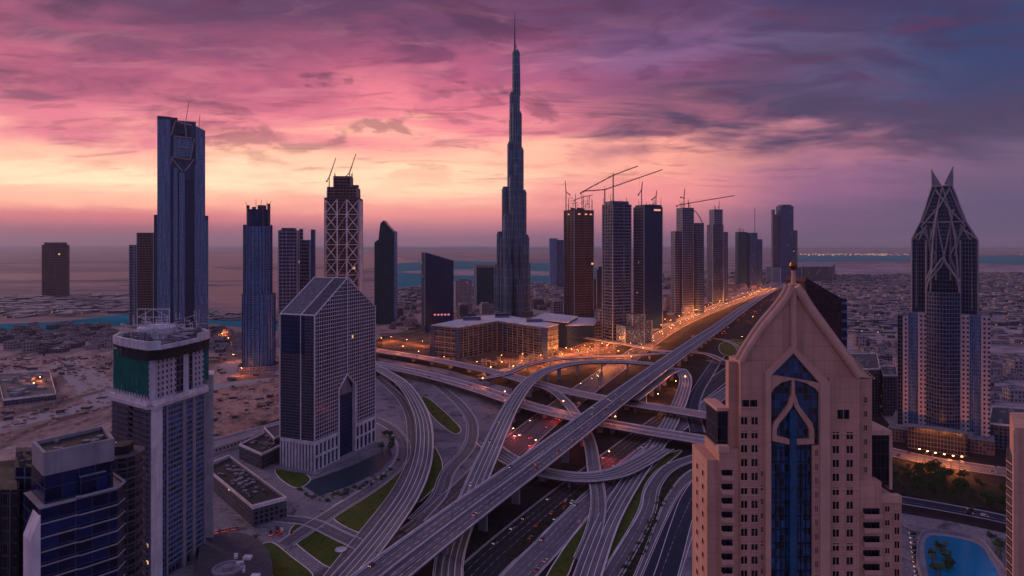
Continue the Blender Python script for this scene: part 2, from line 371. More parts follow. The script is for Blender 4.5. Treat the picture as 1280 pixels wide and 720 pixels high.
# construction lots and plots on the left
sheet('graded_lot', [(-120, 440), (60, 436), (150, 432), (300, 440), (356, 446), (356, 470), (150, 560), (-120, 590)], M['lot'], .05)
sheet('construction_sand', [(262, 486), (310, 462), (356, 470), (356, 520), (262, 556), (236, 556), (236, 500)], M['sand'], .10)
sheet('haul_road', [(-60, 540), (140, 498), (300, 476), (356, 470), (356, 474), (300, 482), (140, 506), (-60, 552)], M['conc'], .14)
sheet('plot', [(62, 452), (96, 450), (150, 500), (112, 508)], M['conc'], .12)
sheet('plot', [(0, 520), (130, 486), (132, 489), (0, 525)], M['conc_dark'], .16)
sheet('plot', [(270, 456), (340, 446), (350, 452), (290, 466)], M['conc'], .12)
sheet('haul_road', [(104, 458), (118, 456), (174, 508), (148, 514)], M['conc'], .15)
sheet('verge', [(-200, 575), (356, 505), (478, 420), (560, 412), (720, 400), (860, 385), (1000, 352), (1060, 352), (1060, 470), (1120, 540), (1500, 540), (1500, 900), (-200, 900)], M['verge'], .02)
sheet('plaza', [(240, 560), (356, 535), (480, 470), (532, 520), (536, 575), (500, 660), (440, 730), (380, 900), (100, 900), (120, 640)], M['paving'], .06)
sheet('plaza', [(470, 446), (560, 462), (640, 486), (640, 540), (600, 640), (540, 600), (545, 560), (505, 490)], M['paving'], .055)
sheet('site_ground', [(478, 425), (540, 400), (700, 410), (770, 420), (770, 452), (700, 470), (640, 462), (560, 452), (478, 436)], ground_mat('site_dirt', (.20, .12, .085), (.07, .05, .045), (.02, .018, .02), .02, .07, .3, thr=(.4, .6)), .06)

# ------------------------------------------------------------------ roads
def road_mat(name, base, w, lanes, line=(.80, .74, .78), edge=True, streak=.35, wl=.16, rough=.75, dash=True):
    m_, T, b = newmat(name)
    uv = T.node('ShaderNodeTexCoord').outputs['UV']; u, vv, _ = T.sep(uv)
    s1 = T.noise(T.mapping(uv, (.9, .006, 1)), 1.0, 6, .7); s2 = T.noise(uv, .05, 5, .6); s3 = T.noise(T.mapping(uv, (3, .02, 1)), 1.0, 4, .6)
    k = T.m('MULTIPLY', T.m('MULTIPLY', T.mr(s1, .36, .64, 1 - streak, 1 + streak), T.mr(s2, .3, .7, .85, 1.15)), T.mr(s3, .3, .7, .85, 1.15))  # lengthwise streaks painted into the asphalt in place of traffic light trails
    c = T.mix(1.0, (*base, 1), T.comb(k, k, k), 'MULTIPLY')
    lw = (w - 2.4) / lanes
    fr = T.m('FRACT', T.m('DIVIDE', T.m('ADD', T.m('SUBTRACT', u, 1.2), lw * .5), lw))
    near = T.m('LESS_THAN', T.m('ABSOLUTE', T.m('SUBTRACT', fr, .5)), wl / lw)
    line_streak = T.mr(T.noise(T.mapping(uv, (.35, .012, 1)), 1.0, 4, .6), .38, .62, .12, 1.0)  # breaks the lane lines into streaks of uneven brightness
    if dash: near = T.m('MULTIPLY', near, line_streak)
    if dash: near = T.m('MULTIPLY', near, T.m('MAXIMUM', T.m('LESS_THAN', T.m('FRACT', T.m('DIVIDE', vv, 9.0)), .5), .25))
    if edge:
        e = T.m('MAXIMUM', T.m('LESS_THAN', T.m('ABSOLUTE', T.m('SUBTRACT', u, 1.1)), wl), T.m('LESS_THAN', T.m('ABSOLUTE', T.m('SUBTRACT', u, w - 1.1)), wl))
        near = T.m('MAXIMUM', near, e)
    jt = T.m('LESS_THAN', T.m('FRACT', T.m('DIVIDE', vv, 21.0)), .02); c = T.mix(T.m('MULTIPLY', jt, .55), c, (.02, .018, .022, 1))
    pt_ = T.m('MULTIPLY', T.mr(T.noise(T.mapping(uv, (.25, .03, 1)), 1.0, 2, .4), .60, .62), .35); c = T.mix(pt_, c, (.03, .028, .035, 1))
    T.put(b.inputs['Base Color'], T.mix(T.m('MULTIPLY', near, .92), c, (*line, 1)))
    b.inputs['Roughness'].default_value = rough; b.inputs['Specular IOR Level'].default_value = .3
    return m_
def spline(pts, step=7.0):
    pts = [Vector(p) for p in pts]; P_ = [2 * pts[0] - pts[1]] + pts + [2 * pts[-1] - pts[-2]]; out = []
    for i in range(len(pts) - 1):
        p0, p1, p2, p3 = P_[i:i + 4]
        d1, d2, d3 = (max(.1, (b - a).length) ** .5 for a, b in ((p0, p1), (p1, p2), (p2, p3)))
        m1 = (p1 - p0) / d1 - (p2 - p0) / (d1 + d2) + (p2 - p1) / d2; m2 = (p2 - p1) / d2 - (p3 - p1) / (d2 + d3) + (p3 - p2) / d3
        m1 *= d2; m2 *= d2; n = max(2, int((p2 - p1).length / step))
        for q in range(n):
            t_ = q / n; t2, t3 = t_ * t_, t_ ** 3
            out.append(p1 * (2 * t3 - 3 * t2 + 1) + m1 * (t3 - 2 * t2 + t_) + p2 * (3 * t2 - 2 * t3) + m2 * (t3 - t2))
    return out + [pts[-1]]
class Road:
    def __init__(s, pts, w, raw=False):
        s.w = w; s.p = spline([G(*p) if not raw else p for p in pts]); n = len(s.p); s.t = []
        for i in range(n):
            d = s.p[min(i + 1, n - 1)] - s.p[max(i - 1, 0)]; d.z = 0; s.t.append(d.normalized())
        s.nr = [Vector((d.y, -d.x, 0)) for d in s.t]                     # to the right of travel
        s.s = [0.0]
        for a, b in zip(s.p, s.p[1:]): s.s.append(s.s[-1] + (b - a).length)
    def at(s, d, off=0.0):
        i = 0
        while i < len(s.s) - 2 and s.s[i + 1] < d: i += 1
        f = (d - s.s[i]) / max(.01, s.s[i + 1] - s.s[i]); f = max(0, min(1, f))
        return s.p[i].lerp(s.p[i + 1], f) + s.nr[i] * off, s.t[i]
    def ribbon(s, b, o0, o1, dz, mi=0, i0=0, i1=None, u0=None):
        i1 = len(s.p) - 1 if i1 is None else i1
        for i in range(i0, i1):
            a, c = s.p[i], s.p[i + 1]; z = Vector((0, 0, dz)); na, nc = s.nr[i], s.nr[i + 1]
            us = (o0 + s.w / 2, o1 + s.w / 2)
            b.face([a + na * o1 + z, c + nc * o1 + z, c + nc * o0 + z, a + na * o0 + z], [(us[1], s.s[i]), (us[1], s.s[i + 1]), (us[0], s.s[i + 1]), (us[0], s.s[i])], mi)
    def strip(s, b, o, z0, z1, mi=0, flip=False):
        for i in range(len(s.p) - 1):
            a, c = s.p[i] + s.nr[i] * o, s.p[i + 1] + s.nr[i + 1] * o
            q = [(a.x, a.y, a.z + z0), (c.x, c.y, c.z + z0), (c.x, c.y, c.z + z1), (a.x, a.y, a.z + z1)]
            if flip: q.reverse()
            b.face(q, [(s.s[i], 0), (s.s[i + 1], 0), (s.s[i + 1], 1), (s.s[i], 1)], mi)
    def wall(s, b, o, th, z0, z1, mi=0):
        s.strip(b, o - th / 2, z0, z1, mi, True); s.strip(b, o + th / 2, z0, z1, mi); s.ribbon(b, o - th / 2, o + th / 2, z1, mi)
ROADS = {}
_rz = [0.12]
def ground_road(key, name, pts, w, mat, kerb=True, z=None):
    _rz[0] += .012; z = _rz[0] if z is None else z
    r = Road([(p[0], p[1], z) for p in pts], w); ROADS[key] = r
    b = MB(); r.ribbon(b, -w / 2, w / 2, 0); o = struct(name, b, mat)
    if kerb:
        k = MB()
        for o_ in (-w / 2, w / 2): r.wall(k, o_, .45, -.1, .14)
        tag(k.build('kerb', M['parapet']), kind='structure')
    return r
def flyover(key, label, pts, w, mat, pier_from=0, pier_to=None, step=42, th=1.9, median=False, group=None, piers=True, skip=()):
    r = Road(pts, w); ROADS[key] = r
    p0 = r.p[0]; root = thing('flyover', label, 'flyover', (p0.x, p0.y, 0), group)
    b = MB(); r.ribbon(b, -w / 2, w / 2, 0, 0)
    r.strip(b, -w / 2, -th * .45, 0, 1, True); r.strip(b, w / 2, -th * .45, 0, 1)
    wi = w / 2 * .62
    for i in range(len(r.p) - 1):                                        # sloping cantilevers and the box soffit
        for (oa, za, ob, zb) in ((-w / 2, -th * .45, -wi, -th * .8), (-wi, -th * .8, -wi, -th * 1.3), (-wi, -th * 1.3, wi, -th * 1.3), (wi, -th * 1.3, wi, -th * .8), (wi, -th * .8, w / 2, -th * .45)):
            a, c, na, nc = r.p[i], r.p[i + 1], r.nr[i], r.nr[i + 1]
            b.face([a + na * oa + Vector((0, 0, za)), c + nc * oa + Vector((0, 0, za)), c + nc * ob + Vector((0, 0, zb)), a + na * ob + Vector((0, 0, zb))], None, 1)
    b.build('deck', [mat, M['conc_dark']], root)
    for o_ in (-w / 2 + .2, w / 2 - .2) + ((0,) if median else ()):
        k = MB(); r.wall(k, o_, .42, 0, 1.05); k.build('parapet', M['parapet'], root)
    d = 20.0; n = 0
    while piers and d < r.s[-1] - 10:
        q, tg = r.at(d)
        if q.z > 4.5 and n not in skip:
            k = MB(); h = q.z - th * 1.3; nr = Vector((tg.y, -tg.x, 0))
            a = nr * min(w * .16, 3.2); c_ = tg * 1.1
            sh = [(q + x * a + y * c_) for x, y in ((-1, -1), (1, -1), (1, 1), (-1, 1))]
            k.prism([(v_.x, v_.y) for v_ in reversed(sh)] if False else [(v_.x, v_.y) for v_ in sh], 0, h - 2.2, 0, 0)
            t_ = [(q + x * nr * (w * .30) + y * c_) for x, y in ((-1, -1), (1, -1), (1, 1), (-1, 1))]
            k.prism([(v_.x, v_.y) for v_ in sh], h - 2.2, h, 0, 0, top=[(v_.x, v_.y) for v_ in t_])
            k.build('pier', M['conc'], root)
        n += 1; d += step
    return r
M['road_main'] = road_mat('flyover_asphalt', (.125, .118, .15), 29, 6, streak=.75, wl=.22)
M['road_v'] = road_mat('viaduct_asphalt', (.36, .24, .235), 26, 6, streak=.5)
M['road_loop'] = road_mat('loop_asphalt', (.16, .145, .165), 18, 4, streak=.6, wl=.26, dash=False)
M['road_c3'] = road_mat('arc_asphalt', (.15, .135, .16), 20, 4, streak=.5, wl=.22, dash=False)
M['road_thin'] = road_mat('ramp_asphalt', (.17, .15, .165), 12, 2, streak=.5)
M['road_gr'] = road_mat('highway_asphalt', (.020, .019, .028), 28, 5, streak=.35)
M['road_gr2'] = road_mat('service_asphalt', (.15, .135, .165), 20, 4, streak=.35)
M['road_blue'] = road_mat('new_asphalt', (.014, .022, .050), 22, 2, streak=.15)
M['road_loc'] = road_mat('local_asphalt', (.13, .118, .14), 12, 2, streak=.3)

# ground level
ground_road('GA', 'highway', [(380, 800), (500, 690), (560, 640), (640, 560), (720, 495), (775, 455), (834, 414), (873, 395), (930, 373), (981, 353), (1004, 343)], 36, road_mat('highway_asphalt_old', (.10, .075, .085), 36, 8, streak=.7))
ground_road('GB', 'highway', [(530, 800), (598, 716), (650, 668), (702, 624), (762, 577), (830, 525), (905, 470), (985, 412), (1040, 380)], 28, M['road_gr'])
ground_road('GC', 'service_road', [(585, 800), (647, 722), (690, 677), (718, 646), (762, 603), (815, 558), (872, 515), (930, 474)], 20, M['road_gr2'])
ground_road('GS', 'service_road', [(600, 470), (700, 446), (770, 432), (812, 414), (850, 399), (905, 377), (960, 357)], 14, M['road_loc'])
ground_road('R2', 'ramp_road', [(735, 760), (766, 715), (808, 640), (817, 606), (836, 585), (868, 572), (910, 560)], 13, M['road_loc'])
ground_road('R3', 'ramp_road', [(786, 760), (806, 716), (830, 650), (844, 618), (866, 592), (905, 574)], 11, M['road_loc'])
ground_road('BL', 'road', [(806, 770), (826, 718), (852, 650), (872, 612), (900, 590), (940, 578)], 22, M['road_blue'])
ground_road('BP', 'pavement', [(840, 790), (862, 700), (877, 640), (893, 610)], 9, M['paving'], True)
ground_road('L2', 'local_road', [(356, 680), (420, 638), (470, 606), (500, 578), (504, 555), (490, 535), (466, 522)], 13, M['road_loc'])
ground_road('L3', 'local_road', [(300, 640), (350, 648), (385, 652), (430, 672), (470, 690)], 12, M['road_loc'])
ground_road('L4', 'local_road', [(470, 470), (500, 497), (512, 520), (515, 548), (515, 575), (498, 612), (470, 650), (430, 700), (400, 740)], 10, M['road_loc'])
ground_road('L5', 'local_road', [(545, 480), (575, 505), (590, 530), (585, 560), (560, 590), (548, 620), (520, 650)], 13, M['road_loc'])
ground_road('RB', 'road', [(1110, 622), (1180, 634), (1260, 650), (1330, 672)], 17, M['road_blue'])
ground_road('RC', 'road', [(1095, 560), (1160, 575), (1230, 586), (1330, 600)], 26, M['road_loc'])
ground_road('RD', 'road', [(900, 445), (884, 470), (871, 492), (866, 512), (872, 540)], 16, M['road_blue'])
ground_road('RE', 'road', [(865, 420), (905, 425), (925, 440), (905, 455), (885, 450)], 9, M['road_loc'])
# elevated, lowest level first
flyover('C2', 'narrow pale ramp that leaves the upper viaduct and dives under the wide diagonal flyover', [(655, 478, 9.3), (685, 486, 9.6), (705, 500, 9.4), (722, 522, 8.5), (736, 550, 7.5), (743, 590, 6.5), (748, 630, 4), (742, 665, 1), (728, 700, .5)], 12, M['road_thin'])
flyover('C3', 'broad shallow arc of striped road passing below the diagonal flyover', [(606, 552, 5), (630, 570, 6.5), (655, 583, 7.5), (690, 593, 8), (730, 597, 8), (768, 592, 7), (800, 578, 5), (830, 560, 3)], 20, M['road_c3'], step=38)
flyover('R1', 'ramp with orange lit crest that loops down and widens towards the bottom of the picture', [(790, 500, 15), (818, 479, 14.5), (836, 466, 14), (849, 462, 13), (857, 474, 11), (853, 494, 5), (842, 520, 2.6), (824, 552, 2.4), (790, 600, 2.2), (762, 648, 2.0), (745, 690, 1.8), (722, 760, 1.6)], 17, M['road_loop'], step=36)
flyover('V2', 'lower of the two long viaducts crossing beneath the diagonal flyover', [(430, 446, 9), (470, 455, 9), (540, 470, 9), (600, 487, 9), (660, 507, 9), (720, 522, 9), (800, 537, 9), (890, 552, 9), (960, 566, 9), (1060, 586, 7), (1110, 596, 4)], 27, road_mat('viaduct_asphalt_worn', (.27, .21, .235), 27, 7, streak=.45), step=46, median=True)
flyover('V1', 'upper of the two long viaducts, pale pink, running in front of the lit building site', [(400, 424, 9), (470, 438, 9), (545, 450, 9), (625, 467, 9), (700, 487, 9), (775, 502, 9), (850, 514, 9), (940, 529, 9), (1040, 546, 7), (1100, 556, 4)], 26, M['road_v'], step=46)
flyover('C6', 'thin overpass crossing the highway in front of the dark towers', [(700, 418, 8), (717, 420, 9), (747, 425, 11), (785, 431, 12), (820, 438, 11), (850, 440, 9), (880, 442, 8), (905, 452, 6)], 12, M['road_thin'], step=50)
flyover('C7', 'curved branch ramp running alongside the upper viaduct under the lit hotel', [(600, 474, 9.5), (630, 468, 11), (660, 456, 12), (695, 449, 12), (740, 446, 11), (800, 444, 9), (840, 441, 8)], 10, M['road_thin'], step=50)
flyover('C1', 'high curved ramp with white lane lines sweeping over both viaducts', [(560, 760, 4), (562, 700, 6), (582, 640, 11.5), (598, 598, 14), (612, 566, 16.5), (627, 532, 18.5), (642, 503, 19.5), (662, 477, 20), (688, 461, 20), (722, 453.5, 20), (770, 452, 20), (816, 455, 19)], 18, M['road_loop'], step=40)
flyover('L1', 'elevated road curving round the gabled office tower, pale striped edges', [(440, 440, 8), (472, 460, 9.3), (501, 478, 9.3), (519, 501, 9.3), (529, 526, 9), (531, 555, 9), (526, 585, 9), (511, 620, 9), (488, 654, 9), (460, 690, 9), (432, 722, 9), (400, 760, 9)], 17, M['road_loop'], step=36)
flyover('MAIN', 'wide straight diagonal flyover with many lanes crossing over everything else', [(380, 800, 22), (477, 720, 22), (575, 645, 22), (680, 568, 22), (780, 492, 22), (860, 434, 20), (900, 407, 14), (930, 385, 8), (960, 366, 2), (985, 354.5, .8), (1010, 345, .6)], 29, M['road_main'], step=52, median=True)

# ------------------------------------------------------------------ lawns and planted strips
LAWNS = [[(505, 584), (470, 606), (411, 639), (457, 668), (479, 645), (498, 612)], [(361, 667), (393, 648), (447, 680), (430, 700), (417, 710), (396, 700)],
 [(325, 684), (340, 678), (362, 694), (392, 722), (350, 735), (335, 702)], [(541, 557), (551, 572), (553, 588), (548, 604), (522, 628), (530, 600), (539, 575)],
 [(526, 497), (540, 501), (574, 533), (572, 542), (562, 539), (540, 520)], [(682, 722), (742, 636), (745, 656), (722, 690), (706, 724)],
 [(832, 570), (852, 564), (822, 590), (806, 615), (800, 640), (768, 692), (750, 722), (738, 728), (754, 700), (770, 655), (798, 606)],
 [(344, 587), (362, 583), (388, 598), (372, 610), (352, 600)], [(900, 430), (920, 424), (934, 430), (918, 444), (902, 442)]]
for k_, l in enumerate(LAWNS):
    zz = .10 + .001 * k_
    r_ = sheet('lawn', smooth_poly(l, 5), M['lawn'], zz, 'structure')
    k = MB(); pp = [G(x, y, zz) for x, y in smooth_poly(l, 5)]
    for a, b_ in zip(pp, pp[1:] + pp[:1]):
        d = (b_ - a); 
        if d.length < .05: continue
        n_ = Vector((d.y, -d.x, 0)).normalized() * .35
        for (s0, s1, zA, zB) in ((-1, -1, -.08, .12), (1, 1, -.08, .12), (-1, 1, .12, .12)):
            k.face([(a.x + n_.x * s0, a.y + n_.y * s0, zz + zA), (b_.x + n_.x * s0, b_.y + n_.y * s0, zz + zA), (b_.x + n_.x * s1, b_.y + n_.y * s1, zz + zB), (a.x + n_.x * s1, a.y + n_.y * s1, zz + zB)])
    tag(k.build('kerb', M['parapet']), kind='structure')
sheet('planted_verge', smooth_poly([(770, 724), (790, 695), (812, 645), (826, 612), (846, 592), (858, 592), (838, 615), (824, 648), (800, 700), (786, 724)], 5), M['scrub'], .115)
sheet('planted_verge', smooth_poly([(634, 694), (672, 656), (716, 618), (722, 622), (684, 660), (644, 698)], 4), M['scrub'], .30)
sheet('plaza', [(1118, 640), (1190, 652), (1300, 676), (1340, 900), (1118, 900)], M['paving'], .07)
sheet('planted_verge', [(1108, 572), (1150, 578), (1262, 610), (1300, 640), (1262, 640), (1180, 628), (1108, 612)], M['scrub'], .115)
# water terrace in front of the gabled tower
sheet('reflecting_pool', [(376, 605), (399, 620), (440, 606), (476, 588), (492, 570), (486, 560), (440, 582)], water_mat('terrace_water', (.02, .040, .06), .35, .3, .5, .12), .13)
# ================================================================== TOWERS OF THE SKYLINE
GLASS = dict(
 blue=facade('blue_curtain_wall', (.010, .034, .12), (.055, .10, .22), 2.2, 3.7, .16, .22, .14, lit=.001, streak=.4),
 steelblue=facade('pale_steel_curtain_wall', (.050, .105, .24), (.18, .26, .42), 1.8, 3.7, .30, .18, .22, streak=.45, tone=.35),
 navy=facade('navy_glass', (.003, .017, .070), (.018, .045, .13), 3.0, 3.8, .08, .10, .1, lit=.001, tone=.3, streak=.2),
 teal=facade('teal_dark_glass', (.004, .030, .058), (.014, .06, .095), 2.4, 3.8, .12, .16, .14, lit=.0, streak=.45),
 dark=facade('dark_glass_bands', (.005, .010, .030), (.125, .145, .26), 5.0, 7.2, .12, .30, .25, lit=.002, streak=.35),
 brown=facade('unfinished_concrete_bands', (.010, .007, .011), (.20, .115, .115), 6.5, 6.4, .10, .34, .45, lit=.003, streak=.35),
 strip=facade('striped_glass', (.004, .009, .034), (.15, .18, .34), 14.0, 6.6, .10, .34, .2, lit=.002, streak=.4),
 violet=facade('violet_concrete_bands', (.008, .010, .026), (.20, .19, .30), 7.0, 7.0, .18, .34, .3, lit=.003, streak=.35),
 burj=facade('burj_steel_glass', (.008, .046, .115), (.085, .175, .27), 5.2, 22.0, .30, .06, .16, streak=.6, tone=.4, lit=.0, spec=.5),
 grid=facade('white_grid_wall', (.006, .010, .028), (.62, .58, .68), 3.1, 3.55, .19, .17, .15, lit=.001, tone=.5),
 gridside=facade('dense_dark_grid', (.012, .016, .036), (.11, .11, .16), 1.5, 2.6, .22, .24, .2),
 low=facade('low_rise_windows', (.03, .026, .035), (.34, .27, .30), 4.0, 3.6, .45, .45, .3, lit=.012, blank=.15, lits=1.0),
 lowd=facade('dark_low_rise_windows', (.008, .008, .016), (.11, .10, .135), 3.6, 3.4, .4, .4, .3, lit=.012, blank=.1, lits=1.0),
 hotel=facade('hotel_bands', (.008, .010, .022), (.17, .175, .24), 9.0, 4.6, .06, .20, .2, lit=.004, lits=1.0),
 rtower=facade('right_tower_grid', (.005, .013, .045), (.13, .145, .23), 3.2, 4.0, .20, .22, .2, tone=.5),
 rdark=facade('dark_reflective_wall', (.008, .012, .034), (.13, .13, .19), 3.2, 4.2, .16, .16, .15),
 pinkwin=facade('pale_wall_small_windows', (.02, .016, .028), (.50, .42, .47), 4.2, 4.6, .52, .50, .3),
 pglass=facade('podium_lit_glass', (.012, .017, .045), (.13, .13, .20), 3.0, 3.4, .2, .25, .2, lit=.16, litc=(.75, .85, 1), lits=.25),
)
M['edge'] = plain('steel_edge', (.30, .32, .42), .4, .2, .2, .05)
def corners(root, q, z0, z1, r):
    for p in q:
        b = MB(); b.bar((p[0], p[1], z0), (p[0], p[1], z1), max(.6, r), 4); b.build('corner_trim', M['edge'], root)
def tower(name, label, cat, pxl, pxr, base, tiers, group=None, Y=None, roof='dark'):
    """tiers: (part name, unit footprint, yaw, left px, right px, bottom y px or z, top y px, material)"""
    Y = Y or YB(base); cx = ((pxl + pxr) / 2 - HX) * Y / F
    root = thing(name, label, cat, (cx, Y, 0), group)
    for nm, shp, yaw, l, r, pb, pt, mat in tiers:
        q = place(shp, l, r, Y, yaw); z0 = 0 if pb is None else ZT(pb, Y); z1 = ZT(pt, Y)
        b = MB(); b.prism(q, z0, z1, 0, 1); b.build(nm, [GLASS.get(mat) or M[mat], M[roof]], root)
        if len(q) == 4 and (r - l) > 8: corners(root, q, z0, z1, .0011 * Y / 1.6)
    root['_Y'] = Y
    return root
def fins(root, poly, z0, z1, step, dep, wid, mat, name='fins'):
    b = MB(); n = len(poly)
    for i in range(n):
        a, c = Vector(poly[i]), Vector(poly[(i + 1) % n]); L = (c - a).length
        if L < .5: continue
        t_ = (c - a) / L; nr = Vector((t_.y, -t_.x)); k = max(1, int(L / step))
        for j in range(k):
            p = a + t_ * (L * (j + .5) / k); q = [p - t_ * wid / 2 - nr * .3, p + t_ * wid / 2 - nr * .3, p + t_ * wid / 2 + nr * dep, p - t_ * wid / 2 + nr * dep]
            q = [q[3], q[2], q[1], q[0]] if False else [q[0], q[3], q[2], q[1]]
            b.prism([(v_.x, v_.y) for v_ in q], z0, z1, 0, 0)
    return b.build(name, mat, root)
def slabs(root, poly, z0, z1, step, dep, th, mat, name='floor_slabs'):
    b = MB(); q = grow(poly, dep); z = z0
    while z < z1: b.prism(q, z, z + th, 0, 0, True); z += step
    return b.build(name, mat, root)
def antenna(root, p, h, r=.5, name='antenna', lean=0.0):
    b = MB(); b.bar(p, (p[0] + lean, p[1], p[2] + h), r, 5, r2=r * .4); return b.build(name, M['steel'], root)
def clutter(root, poly, z, n, smax, hmax, mat, name='roof_plant', seed=1):
    rr = random.Random(seed); xs = [p[0] for p in poly]; ys = [p[1] for p in poly]; cx, cy = sum(xs) / len(xs), sum(ys) / len(ys)
    b = MB()
    for _ in range(n):
        i = rr.randrange(len(poly)); t_ = rr.random() ** .6 * .8; u = rr.random()
        ex = poly[i][0] * (1 - u) + poly[(i + 1) % len(poly)][0] * u; ey = poly[i][1] * (1 - u) + poly[(i + 1) % len(poly)][1] * u
        x, y = cx + (ex - cx) * t_, cy + (ey - cy) * t_; s_ = rr.uniform(.3, 1) * smax
        b.box(x - s_ / 2, x + s_ / 2, y - s_ * .4, y + s_ * .4, z, z + rr.uniform(.3, 1) * hmax)
    return b.build(name, mat, root)
def rods(root, poly, z, hs, seed=3, r=.5, name='mast'):
    rr = random.Random(seed); n = len(poly)
    for h in hs:
        b = MB()
        i = rr.randrange(n); u = rr.random(); x = poly[i][0] * (1 - u) + poly[(i + 1) % n][0] * u; y = poly[i][1] * (1 - u) + poly[(i + 1) % n][1] * u
        b.bar((x, y, z), (x + rr.uniform(-1.5, 1.5), y, z + h), r, 4); b.build(name, M['steel'], root)

# far left twin slab
t1 = tower('apartment_tower', 'lone dark brown apartment tower on the flat plain at the far left', 'tower', 52, 87, 371, [
    ('wall', rrect(.5, .16), 8, 52, 87, None, 306, 'brown'), ('core', rect(.9), 8, 67, 74, None, 304, 'conc'), ('crown', rrect(.4, .15), 8, 55, 84, 306, 303, 'conc_dark')])
# slim pair beside the big glass tower
tower('office_tower', 'plain dark brown slab tower tucked against the left side of the tallest left-hand glass tower', 'tower', 171, 195, 404, [
    ('wall', rect(.7), 12, 171, 196, None, 291, 'brown')])
tower('apartment_tower', 'thin ribbed sliver of a tower left of the plain brown slab', 'tower', 161, 171, 409, [('wall', rect(1.0), 5, 161.5, 170.5, None, 306, 'violet')])
# the big blue glass tower
Yi = YB(424)
begin_facing(227.0)
ti = thing('glass_tower', 'steel blue glass tower with dark vertical slot and stepped crest, tallest on the left', 'tower', (0, Yi, 0))
def slab_px(root, name, l, r, pb, pt, dy0, dy1, mat, Y, roof='dark', slope=0):
    x0, x1 = (l - HX) * (Y + dy0) / F, (r - HX) * (Y + dy0) / F; b = MB()
    z0 = 0 if pb is None else ZT(pb, Y + dy0); z1 = ZT(pt, Y + dy0)
    b.prism([(x0, Y + dy0), (x1, Y + dy0), (x1, Y + dy1), (x0, Y + dy1)], z0, z1, 0, 1, True, z1s=[z1, z1 + slope, z1 + slope, z1] if slope else None)
    return b.build(name, [GLASS.get(mat) or M[mat], M[roof]], root)
slab_px(ti, 'shoulder', 193, 261, None, 269, 6, 60, 'blue', Yi)
slab_px(ti, 'side_slab', 197, 213, None, 147, 0, 62, 'steelblue', Yi)
slab_px(ti, 'side_slab', 245, 257, None, 156, 0, 62, 'steelblue', Yi, slope=-9)
slab_px(ti, 'core', 213, 245, None, 151, 8, 58, 'blue', Yi)
slab_px(ti, 'upper_panel', 217, 240, 196, 171, 3, 9, 'steelblue', Yi)
slab_px(ti, 'upper_panel', 220, 238, 168, 157, 3, 9, 'navy', Yi)
slab_px(ti, 'rib', 217, 222, None, 210, 1, 9, 'steelblue', Yi); slab_px(ti, 'rib', 224, 231, None, 216, 1, 9, 'steelblue', Yi); slab_px(ti, 'rib', 243.5, 246, None, 205, -2, 9, 'steelblue', Yi)
slab_px(ti, 'glass_slot', 232, 243, None, 224, 5, 9, 'navy', Yi)
slab_px(ti, 'side_slab', 253, 261, None, 275, 1, 40, 'steelblue', Yi); slab_px(ti, 'side_slab', 193, 198, None, 270, 1, 40, 'teal', Yi)
b = MB(); A = lambda x, y, d=1.0: P(x, y, Yi + d)
for p, q in (((214, 170), (219, 152)), ((219, 152), (240, 156)), ((216, 197), (238, 199)), ((238, 199), (243, 172)), ((216, 200), (228, 214)), ((243, 198), (231, 214)), ((218, 171), (240, 172)), ((213, 205), (216, 196)), ((222, 184), (238, 185)), ((231, 151), (233, 172))):
    b.bar(A(*p), A(*q), 1.6, 4)
b.build('crest_frame', M['conc'], ti)
antenna(ti, A(233, 152, 20), 0.1); b = MB(); b.bar(A(232, 152, 20), A(236, 127, 20), .8, 5); b.build('antenna', M['steel'], ti)
b = MB(); b.bar(A(249, 158, 20), A(250, 142, 20), .7, 5); b.build('antenna', M['steel'], ti)
b = MB(); b.prism([(p[0], p[1]) for p in ((A(197, 147).x, Yi), (A(222, 147).x, Yi), (A(222, 147).x, Yi + 60), (A(197, 147).x, Yi + 60))], ZT(151, Yi), ZT(147.5, Yi)); b.build('crown', M['steel'], ti)
end_facing(ti, 227.0, Yi)

# rounded tower
Y4 = YB(462)
t4 = tower('rounded_tower', 'slender round cornered tower with vertical ribs and a prong topped crown, left of centre', 'tower', 303, 344, 462, [
    ('lower_wall', rrect(.9, .36, 5), 15, 303, 344, None, 367, 'steelblue'), ('upper_wall', rrect(.9, .36, 5), 15, 304.5, 340, 367, 283, 'steelblue'),
    ('crown', rrect(.9, .34, 5), 15, 308, 338, 283, 262, 'navy'), ('podium', rrect(.8, .2), 15, 297, 349, None, 455, 'low')])
fins(t4, place(rrect(.9, .36, 5), 303, 344, Y4, 15), ZT(455, Y4), ZT(367, Y4), 5.2, 1.0, .9, GLASS['blue'])
fins(t4, place(rrect(.9, .36, 5), 304.5, 340, Y4, 15), ZT(367, Y4), ZT(281, Y4), 5.2, 1.0, .9, GLASS['blue'])
for l, r, tp in ((308, 312, 257), (315, 320, 259), (322, 333, 257), (334, 338, 255)):
    q = place(rect(1), l, r, Y4 - 8, 0); b = MB(); b.prism(q, ZT(283, Y4), ZT(tp, Y4)); b.build('crown_block', M['conc_dark'], t4)
b = MB()
for x, y0, y1, dx_ in ((309, 258, 252, -2), (320, 259, 249, 0), (326, 257, 250, 1), (333, 257, 252, 1), (337, 256, 251, 2)): b.bar(P(x, y0, Y4), P(x + dx_, y1, Y4), .4, 4)
b.build('prongs', M['steel'], t4)

